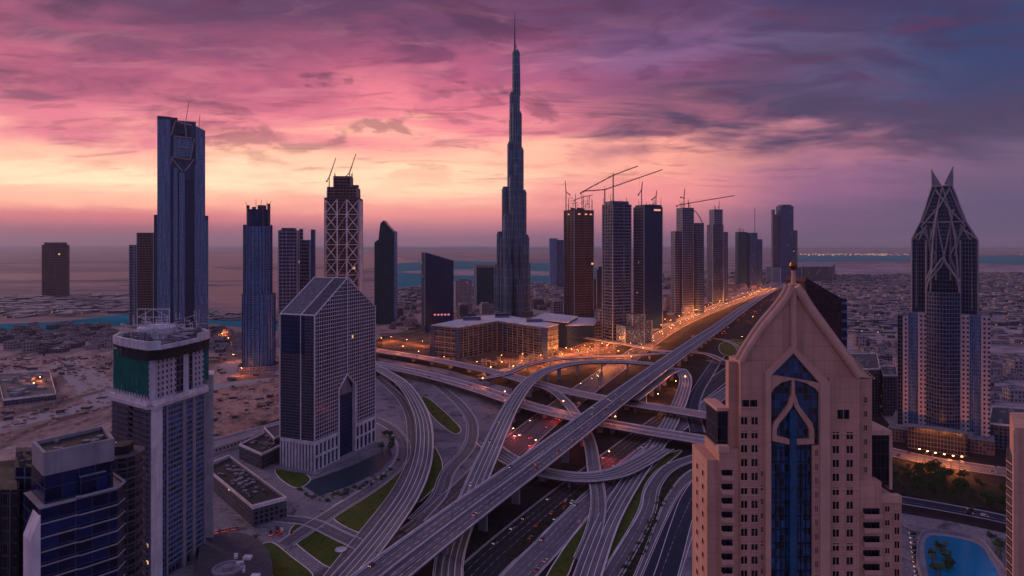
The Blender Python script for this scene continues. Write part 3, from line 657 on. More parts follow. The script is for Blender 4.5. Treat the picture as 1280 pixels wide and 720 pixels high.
# striped pair behind the gabled tower
tower('apartment_tower', 'horizontally striped violet grey apartment tower just behind the gabled office tower', 'tower', 348, 373, 432, [('wall', rect(.8), 10, 348, 374, None, 288, 'violet'), ('roof_house', rect(.6), 10, 352, 370, 288, 285, 'conc_dark')])
tower('apartment_tower', 'darker striped tower with thin taller fin, right half of the pair behind the gabled office', 'tower', 373, 395, 428, [('wall', rect(.9), 10, 373, 389, None, 300, 'dark'), ('fin_slab', rect(1.6), 10, 388.5, 394.5, None, 287, 'blue'), ('stair_core', rect(1), 10, 374, 379, 300, 286, 'violet')])

# braced tower under construction
Y6 = YB(424)
t6 = tower('braced_tower', 'unfinished tower wrapped in pale crossed steel bracing, cranes on its stepped top', 'tower', 406, 453, 424, [
    ('core', rect(.8), 6, 408, 451, None, 251, 'brown'), ('upper_block', rect(.8), 6, 409, 450, 251, 235, 'brown'), ('crown', rect(.8), 6, 417, 441, 235, 221, 'brown')])
q6 = place(rect(.8), 406, 453, Y6, 6)
def on(poly, i, u, z): a, c = poly[i], poly[(i + 1) % len(poly)]; return (a[0] + (c[0] - a[0]) * u, a[1] + (c[1] - a[1]) * u, z)
b = MB(); z0_, z1_ = ZT(380, Y6), ZT(250, Y6)
for i in range(4):
    for u in (0, .36, .64, 1): b.bar(on(q6, i, u, 0), on(q6, i, u, z1_), 1.5, 4)
    k = 7; zz = [z0_ - (z1_ - z0_) / k * 2 + (z1_ - z0_) / k * j for j in range(k + 3)]
    for j in range(len(zz) - 1):
        if zz[j + 1] > z1_ + 1: break
        for u0, u1 in ((0, .36), (.64, 1)):
            b.bar(on(q6, i, u0, zz[j]), on(q6, i, u1, zz[j + 1]), .95, 4); b.bar(on(q6, i, u1, zz[j]), on(q6, i, u0, zz[j + 1]), .95, 4)
        b.bar(on(q6, i, 0, zz[j]), on(q6, i, 1, zz[j]), .8, 4); b.bar(on(q6, i, .36, zz[j]), on(q6, i, .64, zz[j + 1]), .5, 4)
b.build('bracing', M['parapet'], t6)
b = MB(); b.prism(grow(q6, 1.2), z1_ - 2, z1_ + 3); b.build('ring_beam', M['conc_dark'], t6)
clutter(t6, q6, ZT(235, Y6), 10, 12, 8, M['steel'], 'site_gear', 5); rods(t6, q6, ZT(250, Y6), [10, 14, 18, 12, 22, 9, 14], 4); rods(t6, place(rect(.8), 417, 441, Y6, 6), ZT(221, Y6), [6, 8, 11, 7, 9, 5], 8)

# blade topped dark tower
Y7 = YB(405)
t7 = thing('blade_tower', 'dark teal tower with a sharp curved blade shaped top right of the braced tower', 'tower', ((480 - HX) * Y7 / F, Y7, 0))
b = MB(); D = 34
prof = [(493, 405), (493, 291), (489, 286), (484, 281), (479.5, 275.5), (475.5, 279), (474, 290), (473, 300), (473, 405)]
fr = [P(x, y, Y7) for x, y in prof]; bk = [Vector((v_.x, v_.y + D, v_.z)) for v_ in fr]
for v_ in fr + bk:
    if v_.z < 2: v_.z = 0
b.face([tuple(v_) for v_ in reversed(fr)], [(v_.x, v_.z) for v_ in reversed(fr)], 0)
b.face([tuple(v_) for v_ in bk], [(v_.x, v_.z) for v_ in bk], 0)
for i in range(len(fr) - 1): b.face([fr[i], fr[i + 1], bk[i + 1], bk[i]], [(0, fr[i].z), (0, fr[i + 1].z), (D, bk[i + 1].z), (D, bk[i].z)], 0)
b.build('blade_wall', [GLASS['teal']], t7)
slab_px(t7, 'lower_wall', 468, 474, None, 303, 3, 30, 'teal', Y7, slope=9); slab_px(t7, 'edge_fin', 492.5, 494, None, 289, -1, 30, 'steelblue', Y7)

# leaning-topped dark slab
Y8 = YB(416)
t8 = thing('glass_slab_tower', 'near black glass slab block with roof line sloping down right and low pink sign', 'tower', ((547 - HX) * Y8 / F, Y8, 0))
x0, x1, x2 = (531 - HX) * Y8 / F, (566.5 - HX) * Y8 / F, (526.5 - HX) * (Y8 + 26) / F
q = [(x0, Y8), (x1, Y8 + 8), (x1 - 6, Y8 + 40), (x2, Y8 + 30)]; zt = [ZT(315.5, Y8), ZT(326, Y8), ZT(326, Y8), ZT(315.5, Y8)]
b = MB(); b.prism(q, 0, 0, 0, 1, z1s=zt); b.build('wall', [GLASS['navy'], M['dark']], t8)
b = MB()
for i in range(4): b.bar((*q[i], zt[i]), (*q[(i + 1) % 4], zt[(i + 1) % 4]), 1.1, 4)
b.bar((*q[0], 0), (*q[0], zt[0]), 1.3, 4); b.bar((*q[1], 0), (*q[1], zt[1]), .9, 4); b.build('edge_trim', GLASS['steelblue'], t8)
b = MB()
for i in range(5): u = .35 + i * .12; p = (x0 + (x1 - x0) * u, Y8 + 8 * u - .8); b.box(p[0] - 2.4, p[0] + 2.4, p[1] - .3, p[1] + .3, ZT(394.5, Y8), ZT(392.6, Y8))
b.build('sign_light', plain('pink_sign', (.7, .2, .3), emit=(1, .30, .42), es=.45), t8)

tower('office_block', 'small brown grid office block standing right of the near black slab', 'building', 567, 590, 386, [('wall', rect(.8), 14, 567, 590, None, 351, 'low'), ('wall', rect(.8), 14, 572, 586, 351, 349, 'roofgrey')])
tower('office_tower', 'squat dark teal tower with pink rimmed roof to the left of the supertall spire', 'tower', 593, 618, 380, [('wall', rect(.8), 10, 593, 618, None, 334, 'teal'), ('cornice', rect(.8), 10, 592.6, 618.4, 334, 331.5, 'sand')])

# ------------------------------------------------------------------ the supertall
YBJ = YB(398)
tb = thing('supertall_tower', 'immense slender stepped spire tower of blue steel and glass, tallest thing in the scene', 'skyscraper', ((641 - HX) * YBJ / F, YBJ, 0))
k_ = YBJ / F; bx = (642.0 - HX) * k_
def lobe(name, dxp, rp, pt, dyy=0.0, mat='burj', n=14, pb=None):
    """a rounded lobe: offset and radius in photograph columns at the tower's distance"""
    x, y, r_ = bx + dxp * k_, YBJ + 60 + dyy, rp * k_; z1 = ZT(pt, YBJ + 60 + dyy)
    b = MB(); q = [(x + r_ * math.cos(2 * math.pi * i / n), y + r_ * math.sin(2 * math.pi * i / n)) for i in range(n)]
    b.prism(q, 0 if pb is None else ZT(pb, YBJ + 60), z1, 0, 1); b.prism(grow(q, -r_ * .25), z1, z1 + 6, 0, 1)
    b.build(name, [GLASS[mat], M['dark']], tb)
    for zz in (.25, .5, .75):
        pass
lobes = [ # left wing
 (-21.3, 4.3, 333, 18), (-17.5, 4.6, 292, 6), (-10.5, 4.8, 236, 0), (-3.6, 4.6, 180, -4), (-1.0, 4.4, 118, 0),
 # right wing
 (17.4, 4.6, 330, 10), (15.6, 4.8, 296, 0), (12.0, 4.8, 240, -4), (8.4, 4.7, 187, -8), (6.3, 4.4, 142, 0), (3.2, 5.0, 66, 2),
 # wing towards the viewer
 (-8, 4.6, 270, -46), (2, 4.4, 262, -34), (-1, 4.6, 222, -24), (5, 4.6, 205, -18), (-6, 4.4, 330, -58), (6, 4.4, 352, -52),
 (3.5, 4.6, 100, 6), (2.6, 5.2, 131, -6), (-13, 4.4, 300, -20), (10, 4.4, 310, -24), (0, 6, 150, 4)]
for dxp, rp, pt, dyy in lobes: lobe('setback_wing', dxp, rp, pt, dyy)
b = MB(); c0 = (bx + 1.5 * k_, YBJ + 60)
for y0_, y1_, r0_, r1_ in ((66, 56, 1.6, 1.1), (56, 38, 1.1, .6), (38, 14, .6, .28)): b.lathe(c0, [(r0_ * k_, ZT(y0_, YBJ + 60)), (r1_ * k_, ZT(y1_, YBJ + 60))], 8)
b.build('spire', GLASS['blue'], tb)
b = MB(); YY = YBJ + 60
pts = [(643, 53), (645.5, 58), (648, 66), (649.6, 78), (650, 96), (650.2, 120)]
b.path([P(x, y, YY) for x, y in pts], .9, 4)
for p, q in (((643.5, 64), (649, 72)), ((643.5, 74), (649.6, 83)), ((643.5, 84), (650, 94)), ((643.5, 78), (649.6, 87)), ((643.5, 96), (650, 104)), ((643.5, 68), (649, 76))): b.bar(P(*p, YY), P(*q, YY), .9, 4)
b.build('crown_frame', GLASS['steelblue'], tb)
b = MB(); q = [(bx + 25 * k_ * math.cos(a_) , YBJ + 62 + 40 * math.sin(a_)) for a_ in [2 * math.pi * i / 20 for i in range(20)]]; b.prism(q, 0, 14, 0, 1); b.build('podium', [GLASS['lowd'], M['roofgrey']], tb)

# ------------------------------------------------------------------ right of the spire
tower('glass_tower', 'small blue twin roofed tower far behind, right beside the supertall spire', 'tower', 686, 705, 362, [('wall', rrect(.8, .2), 10, 686, 697, None, 298, 'steelblue'), ('wall', rrect(.8, .2), 10, 695, 704.5, None, 300, 'blue')])
def site_tower(label, l, r, base, top, yaw, mat, smat, seed, rods_, ratio=.8, extra=(), bands=True, shape=None):
    Y = YB(base); sh = shape or rect(ratio); q = place(sh, l, r, Y, yaw)
    root = thing('unfinished_tower', label, 'tower', ((l + r) / 2 * Y / F - HX * Y / F, Y, 0))
    b = MB(); b.prism(q, 0, ZT(top, Y), 0, 1); b.build('wall', [GLASS[mat], M['dark']], root)
    corners(root, q, 0, ZT(top, Y), 1.0)
    slabs(root, q, 6, ZT(top, Y) - 1, 7.4, .9, .8, GLASS[smat] if smat in GLASS else M[smat])
    for nm, ll, rr_, pb, pt, m_ in extra:
        q2 = place(sh, ll, rr_, Y, yaw); b = MB(); b.prism(q2, ZT(pb, Y), ZT(pt, Y), 0, 1); b.build(nm, [GLASS.get(m_) or M[m_], M['dark']], root)
    rods(root, q, ZT(top, Y), rods_, seed); clutter(root, q, ZT(top, Y), 9, 9, 7, M['steel'], 'site_gear', seed)
    return root, q, Y
t11, q11, Y11 = site_tower('brown unfinished tower with stacked floor slabs and a steel lattice on top', 705, 742, 403, 263, 28, 'brown', 'conc_dark', 11, [22, 14, 30, 26, 12, 18, 9, 35, 16])
fins(t11, q11, 0, ZT(263, Y11), 15, 1.4, 1.3, M['conc_dark'], 'columns')
b = MB(); rr = random.Random(4); zt_ = ZT(263, Y11)
for i in range(34):
    x, y = bx, 0
    a_ = on(q11, rr.randrange(4), rr.random(), zt_ + rr.uniform(0, 30)); c_ = on(q11, rr.randrange(4), rr.random(), zt_ + rr.uniform(0, 42))
    cxy = (sum(p[0] for p in q11) / 4, sum(p[1] for p in q11) / 4)
    a_ = (cxy[0] + (a_[0] - cxy[0]) * .75, cxy[1] + (a_[1] - cxy[1]) * .75, a_[2]); c_ = (a_[0] + rr.uniform(-12, 12), a_[1] + rr.uniform(-8, 8), a_[2] + rr.uniform(-8, 8))
    b.bar(a_, c_, .45, 4)
for u in range(4):
    p = on(q11, u, 0, zt_); p = (cxy[0] + (p[0] - cxy[0]) * .7, cxy[1] + (p[1] - cxy[1]) * .7, zt_); b.bar(p, (p[0], p[1], zt_ + rr.uniform(26, 46)), .7, 4)
b.build('steel_lattice', M['steel'], t11)
b = MB()
for i, u in ((0, .25), (0, .6), (3, .5), (0, .85)):
    p = on(q11, i, u, ZT(268, Y11)); b.box(p[0] - 3, p[0] + 3, p[1] - 2, p[1] + 2, p[2] - 2, p[2] + 1)
b.build('work_light', plain('work_glow', (.6, .3, .2), emit=(1, .38, .25), es=.7), t11)
tower('blade_tower', 'short dark tower with curved shoulder in the gap right of the brown unfinished tower', 'tower', 742, 756, 396, [('wall', rect(.9), 0, 744.5, 756, None, 337, 'navy'), ('wall', rect(.8), 0, 742, 745.5, None, 349, 'navy'), ('wall', rect(.6), 0, 748, 756, 337, 333, 'navy')])
t13, q13, Y13 = site_tower('navy unfinished tower with ribbed faces, middle one of three beneath the crane jibs', 753, 789, 424, 256, 26, 'strip', 'strip', 21, [16, 12, 20, 9, 14, 11, 18], extra=(('crown', 755, 786, 256, 252, 'dark'),))
fins(t13, q13, 0, ZT(256, Y13), 9, 1.3, 1.6, GLASS['dark'], 'piers')
t14, q14, Y14 = site_tower('deep blue unfinished tower with smooth dark right face, rightmost of the three beneath cranes', 792, 828, 410, 259, 24, 'navy', 'navy', 31, [18, 28, 12, 22, 10, 15], extra=(('crown', 794, 827, 259, 256.5, 'dark'),))
fins(t14, q14[0:1] + q14[3:4], 0, ZT(259, Y14), 5, 1.0, 1.6, GLASS['violet'], 'piers')
b = MB(); z = ZT(262, Y14)
for u in (.62, .8): p = on(q14, 0, u, z - 4); b.box(p[0] - 4, p[0] + 4, p[1] - 2.5, p[1] + 1, p[2], p[2] + 4)
b.build('work_light', bpy.data.materials['work_glow'], t14)
t15 = tower('stepped_tower', 'stepped grey tower with balconied shaft and curved top wing on its right', 'tower', 839, 880, 391, [
    ('lower_wall', rect(.8), 18, 839, 853, None, 289, 'violet'), ('wall', rect(.8), 18, 846, 867, None, 260, 'violet'), ('wing', rrect(1.1, .3), 18, 865, 880, None, 279, 'dark')])
slabs(t15, place(rect(.8), 846, 867, YB(391), 18), 20, ZT(261, YB(391)), 7.2, 1.5, 1.0, M['conc_dark'], 'balconies'); rods(t15, place(rect(.8), 846, 867, YB(391), 18), ZT(260, YB(391)), [20, 28, 14, 9, 18], 9, .6)
b = MB(); Yq = YB(391); b.path([P(x, y, Yq) for x, y in ((866, 262), (870, 265), (875, 272), (879, 281))], 1.2, 4); b.build('roof_arc', M['conc_dark'], t15)
t16 = tower('setback_tower', 'dark tower with pale lattice upper box and thin lilac side wing, before the far cluster', 'tower', 884, 910, 378, [
    ('wall', rect(.8), 16, 884, 904, None, 281, 'dark'), ('upper_wall', rect(.8), 16, 887, 903, 281, 262, 'violet'), ('side_wing', rect(.8), 16, 903, 910, None, 290, 'violet')])
slabs(t16, place(rect(.8), 884, 904, YB(378), 16), 10, ZT(282, YB(378)), 8, 1.2, 1.0, M['conc_dark'], 'balconies'); rods(t16, place(rect(.8), 887, 903, YB(378), 16), ZT(262, YB(378)), [14, 30, 10, 12], 2, .8)
t17 = tower('twin_tower', 'triple lobed blue grey tower group with greenish scaffolded top beside a lone thin mast', 'tower', 919, 953, 360, [
    ('wall', rrect(.8, .2), 14, 919, 934, None, 290, 'teal'), ('wall', rrect(.8, .2), 14, 933, 947, None, 291, 'blue'), ('wall', rrect(.8, .2), 14, 945, 953, None, 299, 'blue')])
rods(t17, place(rect(.8), 920, 932, YB(360), 14), ZT(290, YB(360)), [18, 14, 20, 12, 16], 2, 1.0); b = MB(); b.bar(P(943.5, 291, YB(360)), P(943.5, 259, YB(360)), 1.1, 4); b.build('antenna', M['steel'], t17)
t18 = tower('stacked_tower', 'broad blue grey tower with jagged fins on both sides, rightmost of the far highway cluster', 'tower', 964, 997, 352, [
    ('wall', rrect(.7, .12), 12, 970, 992, None, 258, 'blue'), ('side_fin', rect(1), 12, 964, 968.5, None, 262, 'violet'), ('side_fin', rect(1), 12, 968, 973, None, 268, 'violet'), ('side_fin', rect(1), 12, 991, 997, None, 288, 'violet'), ('crown', rect(.6), 12, 973, 989, 258, 256, 'dark'), ('podium', rect(1), 12, 958, 1002, None, 334, 'blue')])

# ------------------------------------------------------------------ podiums and mid-rise blocks by the highway
tower('podium_block', 'blue black podium block speckled with cool window lights below the unfinished towers', 'building', 770, 812, 428, [
    ('wall', rect(.6), 26, 771, 806, None, 406, 'pglass'), ('wall', rect(.7), 20, 784, 806, 406, 392, 'pglass'), ('wall', rect(.7), 26, 800, 815, None, 400, 'pglass')])
tower('podium_block', 'grey violet gridded podium left of the blue black podium block', 'building', 735, 768, 420, [
    ('wall', rect(.7), 20, 735, 768, None, 401, 'violet'), ('wall', rect(.7), 20, 744, 762, 401, 389, 'violet')], roof='roofgrey')
def gquad(px, z): return [tuple(G(a, b_, 0))[:2] for a, b_ in px]
def block(name, label, cat, base, ptop, mat, roof='roofgrey', **kw):
    """a building from its ground outline (pixels on the ground) and the row of the roof above the first corner"""
    q = [tuple(G(a, b_))[:2] for a, b_ in base]; z1 = ZT(ptop, q[0][1])
    ar = sum(q[i][0] * q[(i + 1) % len(q)][1] - q[(i + 1) % len(q)][0] * q[i][1] for i in range(len(q)))
    if ar < 0: q.reverse()
    cx, cy = sum(p[0] for p in q) / len(q), sum(p[1] for p in q) / len(q)
    root = thing(name, label, cat, (cx, cy, 0), kw.get('group'))
    b = MB(); b.prism(q, 0, z1, 0, 1); b.build('wall', [GLASS.get(mat) or M[mat], M[roof]], root)
    if kw.get('parapet', True):
        b = MB(); qi = grow(q, -1.2); n = len(q); qo = grow(q, .25); hp = kw.get('ph', 1.4)
        for i in range(n):
            j = (i + 1) % n
            b.face([(*qo[i], z1 - .4), (*qo[j], z1 - .4), (*qo[j], z1 + hp), (*qo[i], z1 + hp)]); b.face([(*qo[i], z1 + hp), (*qo[j], z1 + hp), (*qi[j], z1 + hp), (*qi[i], z1 + hp)]); b.face([(*qi[j], z1 + .01), (*qi[i], z1 + .01), (*qi[i], z1 + hp), (*qi[j], z1 + hp)])
        b.build('parapet', M[kw.get('pmat', 'parapet')], root)
    return root, q, z1
# the lit V-shaped hotel
hb = [(541, 445), (572.5, 449), (622, 438), (680.5, 449), (697, 444), (630, 428), (598, 430)]
th_, qh, zh = block('hotel_building', 'long V shaped building with pale flat roof and banded balconies above orange light', 'building', hb, 408, 'hotel', 'white', parapet=False)
slabs(th_, qh, 8, zh + .5, 9.2, 1.6, 1.0, M['conc'], 'balcony_bands'); 
b = MB(); n = len(qh)
for i in range(n):
    a, c = Vector(qh[i]), Vector(qh[(i + 1) % n]); L = (c - a).length
    for j in range(int(L / 14) + 1): p = a + (c - a) * min(1, j * 14 / L); b.bar((p.x, p.y, 0), (p.x, p.y, zh), 1.0 if j == 0 else .5, 4)
b.build('columns', M['conc'], th_)
b = MB(); b.prism(grow(qh, 2.4), zh + 1.6, zh + 3.2, 0, 0, True); b.build('roof_slab', M['white'], th_)
for px, py, w, h in ((590, 437, 22, 6), (628, 432, 18, 8), (668, 440, 20, 5)):
    cpt = G(px, py); s_ = w * cpt.y / F / 2; b = MB(); b.prism([(cpt.x - s_, cpt.y - s_ * .5), (cpt.x + s_, cpt.y - s_ * .3), (cpt.x + s_, cpt.y + s_ * .5), (cpt.x - s_, cpt.y + s_ * .3)], zh + 3.2, zh + 3.2 + h, 0, 1); b.build('roof_house', [GLASS['dark'], M['roofgrey']], th_)
for i in (0, 1, 3): 
    p = Vector(qh[i]); b = MB(); b.prism([(p.x - 5, p.y - 5), (p.x + 5, p.y - 5), (p.x + 5, p.y + 5), (p.x - 5, p.y + 5)], 0, zh + 1.4, 0, 1); b.build('glazed_stair', [GLASS['blue'], M['roofgrey']], th_)
bm_, _, _ = block('portal_building', 'grey slab portal with a deep overhanging flat top on tall legs behind the hotel', 'building', [(664, 430), (709, 436), (722, 426), (680, 420)], 399, 'navy', 'white')
tc = thing('canopy_building', 'angular dark glass hall with sloping pale roof right of the grey portal', 'building', tuple(G(724, 426)))
q = [tuple(G(*p))[:2] for p in ((708, 436), (741, 425), (748, 418), (714, 424))]
b = MB(); b.prism(q, 0, 0, 0, 1, z1s=[44, 30, 34, 46]); b.build('wall', [GLASS['navy'], M['roofgrey']], tc)
b = MB(); qr = grow(q, 3); hh = [44.3, 30.3, 34.3, 46.3]
b.face([(*p, h) for p, h in zip(qr, hh)][::-1]); b.face([(*p, h + 1.5) for p, h in zip(qr, hh)])
for i in range(4): j = (i + 1) % 4; b.face([(*qr[i], hh[i]), (*qr[j], hh[j]), (*qr[j], hh[j] + 1.5), (*qr[i], hh[i] + 1.5)])
b.build('roof_slab', M['white'], tc)
# ================================================================== THE GABLED OFFICE TOWER
A_ = Vector((-173.0, 561.0)); B_ = Vector((-138.5, 648.0)); u_ = (B_ - A_).normalized(); n_ = Vector((-u_.y, u_.x)); WD = (B_ - A_).length; DP = 38.0
def LP(a, d, z): p = A_ + u_ * a + n_ * d; return (p.x, p.y, z)      # along the front, back into the building, up
gt = thing('gabled_office_tower', 'office tower with steep glass gable roof and white gridded front over a tall pointed arch', 'tower', (A_.x, A_.y, 0))
ZE, ZA, CH = 138.0, 168.5, 9.0
zp = 27.0
b = MB()
def quad(b, pts, mi=0, uvs=None):
    p = [Vector(x) for x in pts]; e = (p[1] - p[0]); 
    if uvs is None:
        ex = e.normalized(); uvs = [((q - p[0]).dot(ex), q.z) for q in p]
    b.face([tuple(q) for q in p], uvs, mi)
c1, c2, ah = WD * .36, WD * .64, 92.0
# front wall left and right of the arch, upper gable
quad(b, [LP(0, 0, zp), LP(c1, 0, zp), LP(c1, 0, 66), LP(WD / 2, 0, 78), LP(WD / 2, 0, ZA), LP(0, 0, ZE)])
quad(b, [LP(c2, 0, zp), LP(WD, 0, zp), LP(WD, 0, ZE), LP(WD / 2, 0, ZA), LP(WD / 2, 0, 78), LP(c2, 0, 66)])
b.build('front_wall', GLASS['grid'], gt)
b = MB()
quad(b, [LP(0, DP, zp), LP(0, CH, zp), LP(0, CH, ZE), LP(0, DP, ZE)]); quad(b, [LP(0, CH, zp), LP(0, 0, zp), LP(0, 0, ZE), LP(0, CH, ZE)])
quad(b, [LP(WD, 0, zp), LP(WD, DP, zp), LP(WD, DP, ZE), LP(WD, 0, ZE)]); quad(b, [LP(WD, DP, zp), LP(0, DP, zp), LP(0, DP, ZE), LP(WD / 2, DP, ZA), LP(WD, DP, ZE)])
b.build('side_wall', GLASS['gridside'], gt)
b = MB(); quad(b, [LP(-.3, DP - 2, ZE - 34), LP(-.3, CH + 2, ZE - 34), LP(-.3, CH + 2, ZE - 2), LP(-.3, DP - 2, ZE - 2)]); b.build('upper_glass_panel', GLASS['navy'], gt)
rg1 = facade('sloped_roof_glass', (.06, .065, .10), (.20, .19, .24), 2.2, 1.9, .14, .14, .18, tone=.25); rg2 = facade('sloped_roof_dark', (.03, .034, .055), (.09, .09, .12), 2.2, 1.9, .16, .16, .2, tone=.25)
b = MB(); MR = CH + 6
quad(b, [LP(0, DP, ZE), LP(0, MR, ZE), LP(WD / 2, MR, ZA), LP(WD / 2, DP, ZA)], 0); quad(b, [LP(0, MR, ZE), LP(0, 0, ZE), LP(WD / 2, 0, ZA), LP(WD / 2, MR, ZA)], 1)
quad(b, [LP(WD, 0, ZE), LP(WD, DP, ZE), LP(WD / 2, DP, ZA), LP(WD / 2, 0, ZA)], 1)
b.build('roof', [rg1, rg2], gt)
b = MB()
for p, q in ((LP(0, 0, 0), LP(0, 0, ZE)), (LP(0, 0, ZE), LP(WD / 2, 0, ZA)), (LP(WD / 2, 0, ZA), LP(WD, 0, ZE)), (LP(WD, 0, 0), LP(WD, 0, ZE)), (LP(WD / 2, -.3, 78), LP(WD / 2, -.3, ZA)),
             (LP(0, DP, zp), LP(0, DP, ZE)), (LP(0, DP, ZE), LP(WD / 2, DP, ZA)), (LP(WD / 2, 0, ZA), LP(WD / 2, DP, ZA)), (LP(0, 0, ZE), LP(0, DP, ZE)), (LP(0, MR, ZE), LP(WD / 2, MR, ZA)), (LP(0, MR, zp), LP(0, MR, ZE))):
    b.bar(p, q, .65, 4)
b.build('edge_trim', M['parapet'], gt)
b = MB(); dd = 3.5                                                    # the recessed pointed arch
quad(b, [LP(c1, dd, 0), LP(c2, dd, 0), LP(c2, dd, 66), LP(WD / 2, dd, 78), LP(c1, dd, 66)]); b.build('arch_glass', GLASS['navy'], gt)
b = MB()
for (a0, z0), (a1, z1) in (((c1, 0), (c1, 66)), ((c1, 66), (WD / 2, 78)), ((WD / 2, 78), (c2, 66)), ((c2, 66), (c2, 0))): quad(b, [LP(a0, 0, z0), LP(a0, dd, z0), LP(a1, dd, z1), LP(a1, 0, z1)])
for p, q in (((c1, 0), (c1, 66)), ((c1, 66), (WD / 2, 78)), ((WD / 2, 78), (c2, 66)), ((c2, 66), (c2, 0))): b.bar(LP(p[0], -.3, p[1]), LP(q[0], -.3, q[1]), .9, 4)
b.build('arch_frame', M['parapet'], gt)
b = MB(); quad(b, [LP(c1 + .6, 2.6, 59), LP(c2 - .6, 2.6, 59), LP(WD / 2, .4, 75)]); quad(b, [LP(c1 + .6, 2.6, 59), LP(WD / 2, .4, 75), LP(c1 + .6, dd, 64)]); b.build('arch_canopy', M['roofgrey'], gt)
# white colonnade at the foot
for a0, a1 in ((0, c1), (c2, WD)):
    b = MB(); quad(b, [LP(a0, .8, 0), LP(a1, .8, 0), LP(a1, .8, zp), LP(a0, .8, zp)]); b.build('base_glass', GLASS['navy'], gt)
b = MB()
quad(b, [LP(.8, DP, 0), LP(.8, 0, 0), LP(.8, 0, zp), LP(.8, DP, zp)]); quad(b, [LP(WD, 0, 0), LP(WD, DP, 0), LP(WD, DP, zp), LP(WD, 0, zp)])
b.build('base_glass', GLASS['navy'], gt)
def lbox(b, a0, a1, d0, d1, z0, z1, mi=0):
    q = [LP(a0, d0, 0)[:2], LP(a1, d0, 0)[:2], LP(a1, d1, 0)[:2], LP(a0, d1, 0)[:2]]; b.prism(q, z0, z1, mi, mi, True)
for a0, a1 in ((0, c1), (c2, WD)):
    b = MB(); lbox(b, a0, a1, -.4, .7, zp - 3, zp + .4); lbox(b, a0, a1, -.4, .7, 12.5, 14.5); lbox(b, a0, a1, -.4, .7, 0, 1.5)
    n = 6 if a0 == 0 else 5
    for j in range(n + 1): x = a0 + (a1 - a0) * j / n; lbox(b, max(a0, x - 1.1), min(a1, x + 1.1), -.35, .7, 1.5, zp - 3)
    b.build('colonnade', M['white'], gt)
b = MB()
for j in range(12): d = DP * j / 11; lbox(b, -.4, .7, max(0, d - .95), min(DP, d + .95), 0, zp - 2)
lbox(b, -.42, .7, 0, DP, zp - 2.8, zp + .45)
b.build('colonnade', M['white'], gt)
pl = MB(); lbox(pl, -6, WD + 5, -6, DP + 4, 0, 1.2); pl.build('plinth', M['roofgrey'], gt)

# ================================================================== CONSTRUCTION TOWER, LEFT FOREGROUND
N_, R_, L_ = Vector((-210, 372)), Vector((-200, 416)), Vector((-246, 396)); Bk = R_ + L_ - N_
ct = thing('construction_tower', 'pale concrete and glass tower still being finished, green netting under a cluttered white crown', 'tower', (N_.x, N_.y, 0))
def CP(f, u, out=0.0):
    """a point on face f (0: right-hand face, 1: left-hand face), u along it from the near corner, out in front of it"""
    a, c = (N_, R_) if f == 0 else (N_, L_); t_ = (c - a); L = t_.length; t_ /= L; nr = Vector((t_.y, -t_.x)) if f == 0 else Vector((-t_.y, t_.x))
    p = a + t_ * (u * L) + nr * out; return (p.x, p.y)
def cbox(b, f, u0, u1, o0, o1, z0, z1, mi=0):
    q = [CP(f, u0, o1), CP(f, u1, o1), CP(f, u1, o0), CP(f, u0, o0)]
    if f == 1: q.reverse()
    b.prism(q, z0, z1, mi, mi, True)
quadp = [tuple(N_), tuple(R_), tuple(Bk), tuple(L_)]
b = MB(); b.prism(grow(quadp, -1.0), 0, 141, 0, 1); b.build('core', [GLASS['rdark'], M['roofgrey']], ct)
cglass = facade('tower_blue_glazing', (.012, .050, .18), (.12, .14, .23), 2.3, 3.3, .14, .22, .15, lit=.002, tone=.95, spec=.7)
cwin = facade('white_wall_small_windows', (.02, .02, .035), (.52, .47, .55), 3.4, 3.3, .62, .45, .3)
cbal = facade('dark_balcony_stack', (.02, .02, .03), (.13, .12, .17), 3.2, 3.3, .25, .42, .3, lit=.01)
for u0, u1 in ((.28, .55), (.61, .74), (.80, .97)):
    b = MB(); cbox(b, 0, u0, u1, -1, .4, 6, 104); b.build('glazing_strip', cglass, ct)
for u0, u1 in ((.55, .61), (.74, .80), (.97, 1.0), (.25, .28)):
    b = MB(); cbox(b, 0, u0, u1, -1, 1.1, 0, 105); b.build('mullion_pier', M['conc'], ct)
b = MB(); cbox(b, 0, 0.0, .17, -1, 1.3, 0, 104.5); b.build('pale_wall_strip', M['parapet'], ct)
b = MB(); cbox(b, 0, .17, .25, -1, .5, 0, 104.4); b.build('glazing_strip', cglass, ct)
b = MB(); cbox(b, 1, .0, .42, -1, 1.2, 0, 104.4); cbox(b, 1, .55, 1.0, -1, 1.4, 0, 104); b.build('balcony_wall', cbal, ct)
slz = MB(); z = 5
while z < 104: 
    cbox(slz, 1, .03, .98, 1.2, 2.2, z, z + .9)
    z += 3.3
slz.build('balcony_slabs', M['conc_dark'], ct)
slz = MB(); z = 7.6
while z < 104: cbox(slz, 0, .28, .97, .3, .75, z, z + .45); z += 3.3
slz.build('sill_bands', M['conc'], ct)
b = MB()
for f in (0, 1): cbox(b, f, -.02, 1.02, -1, 2.4, 104.5, 109); cbox(b, f, -.02, 1.02, -1, 2.9, 106, 107.2)
b.build('setback_ledge', M['parapet'], ct)
for u0, u1, m_ in ((0.0, .05, M['white']), (.05, .42, cwin), (.42, .56, GLASS['rdark']), (.56, .66, M['white']), (.66, .74, GLASS['rdark']), (.74, .97, cwin)):
    b = MB(); cbox(b, 0, u0, u1, -1, .9, 109, 137); b.build('upper_wall', m_, ct)
b = MB(); cbox(b, 1, 0.0, 1.0, -1, .9, 109, 137); b.build('upper_wall', cwin, ct)
green = plain('green_debris_netting', (.008, .125, .105), .85, var=.3, scale=.12, spec=.1)
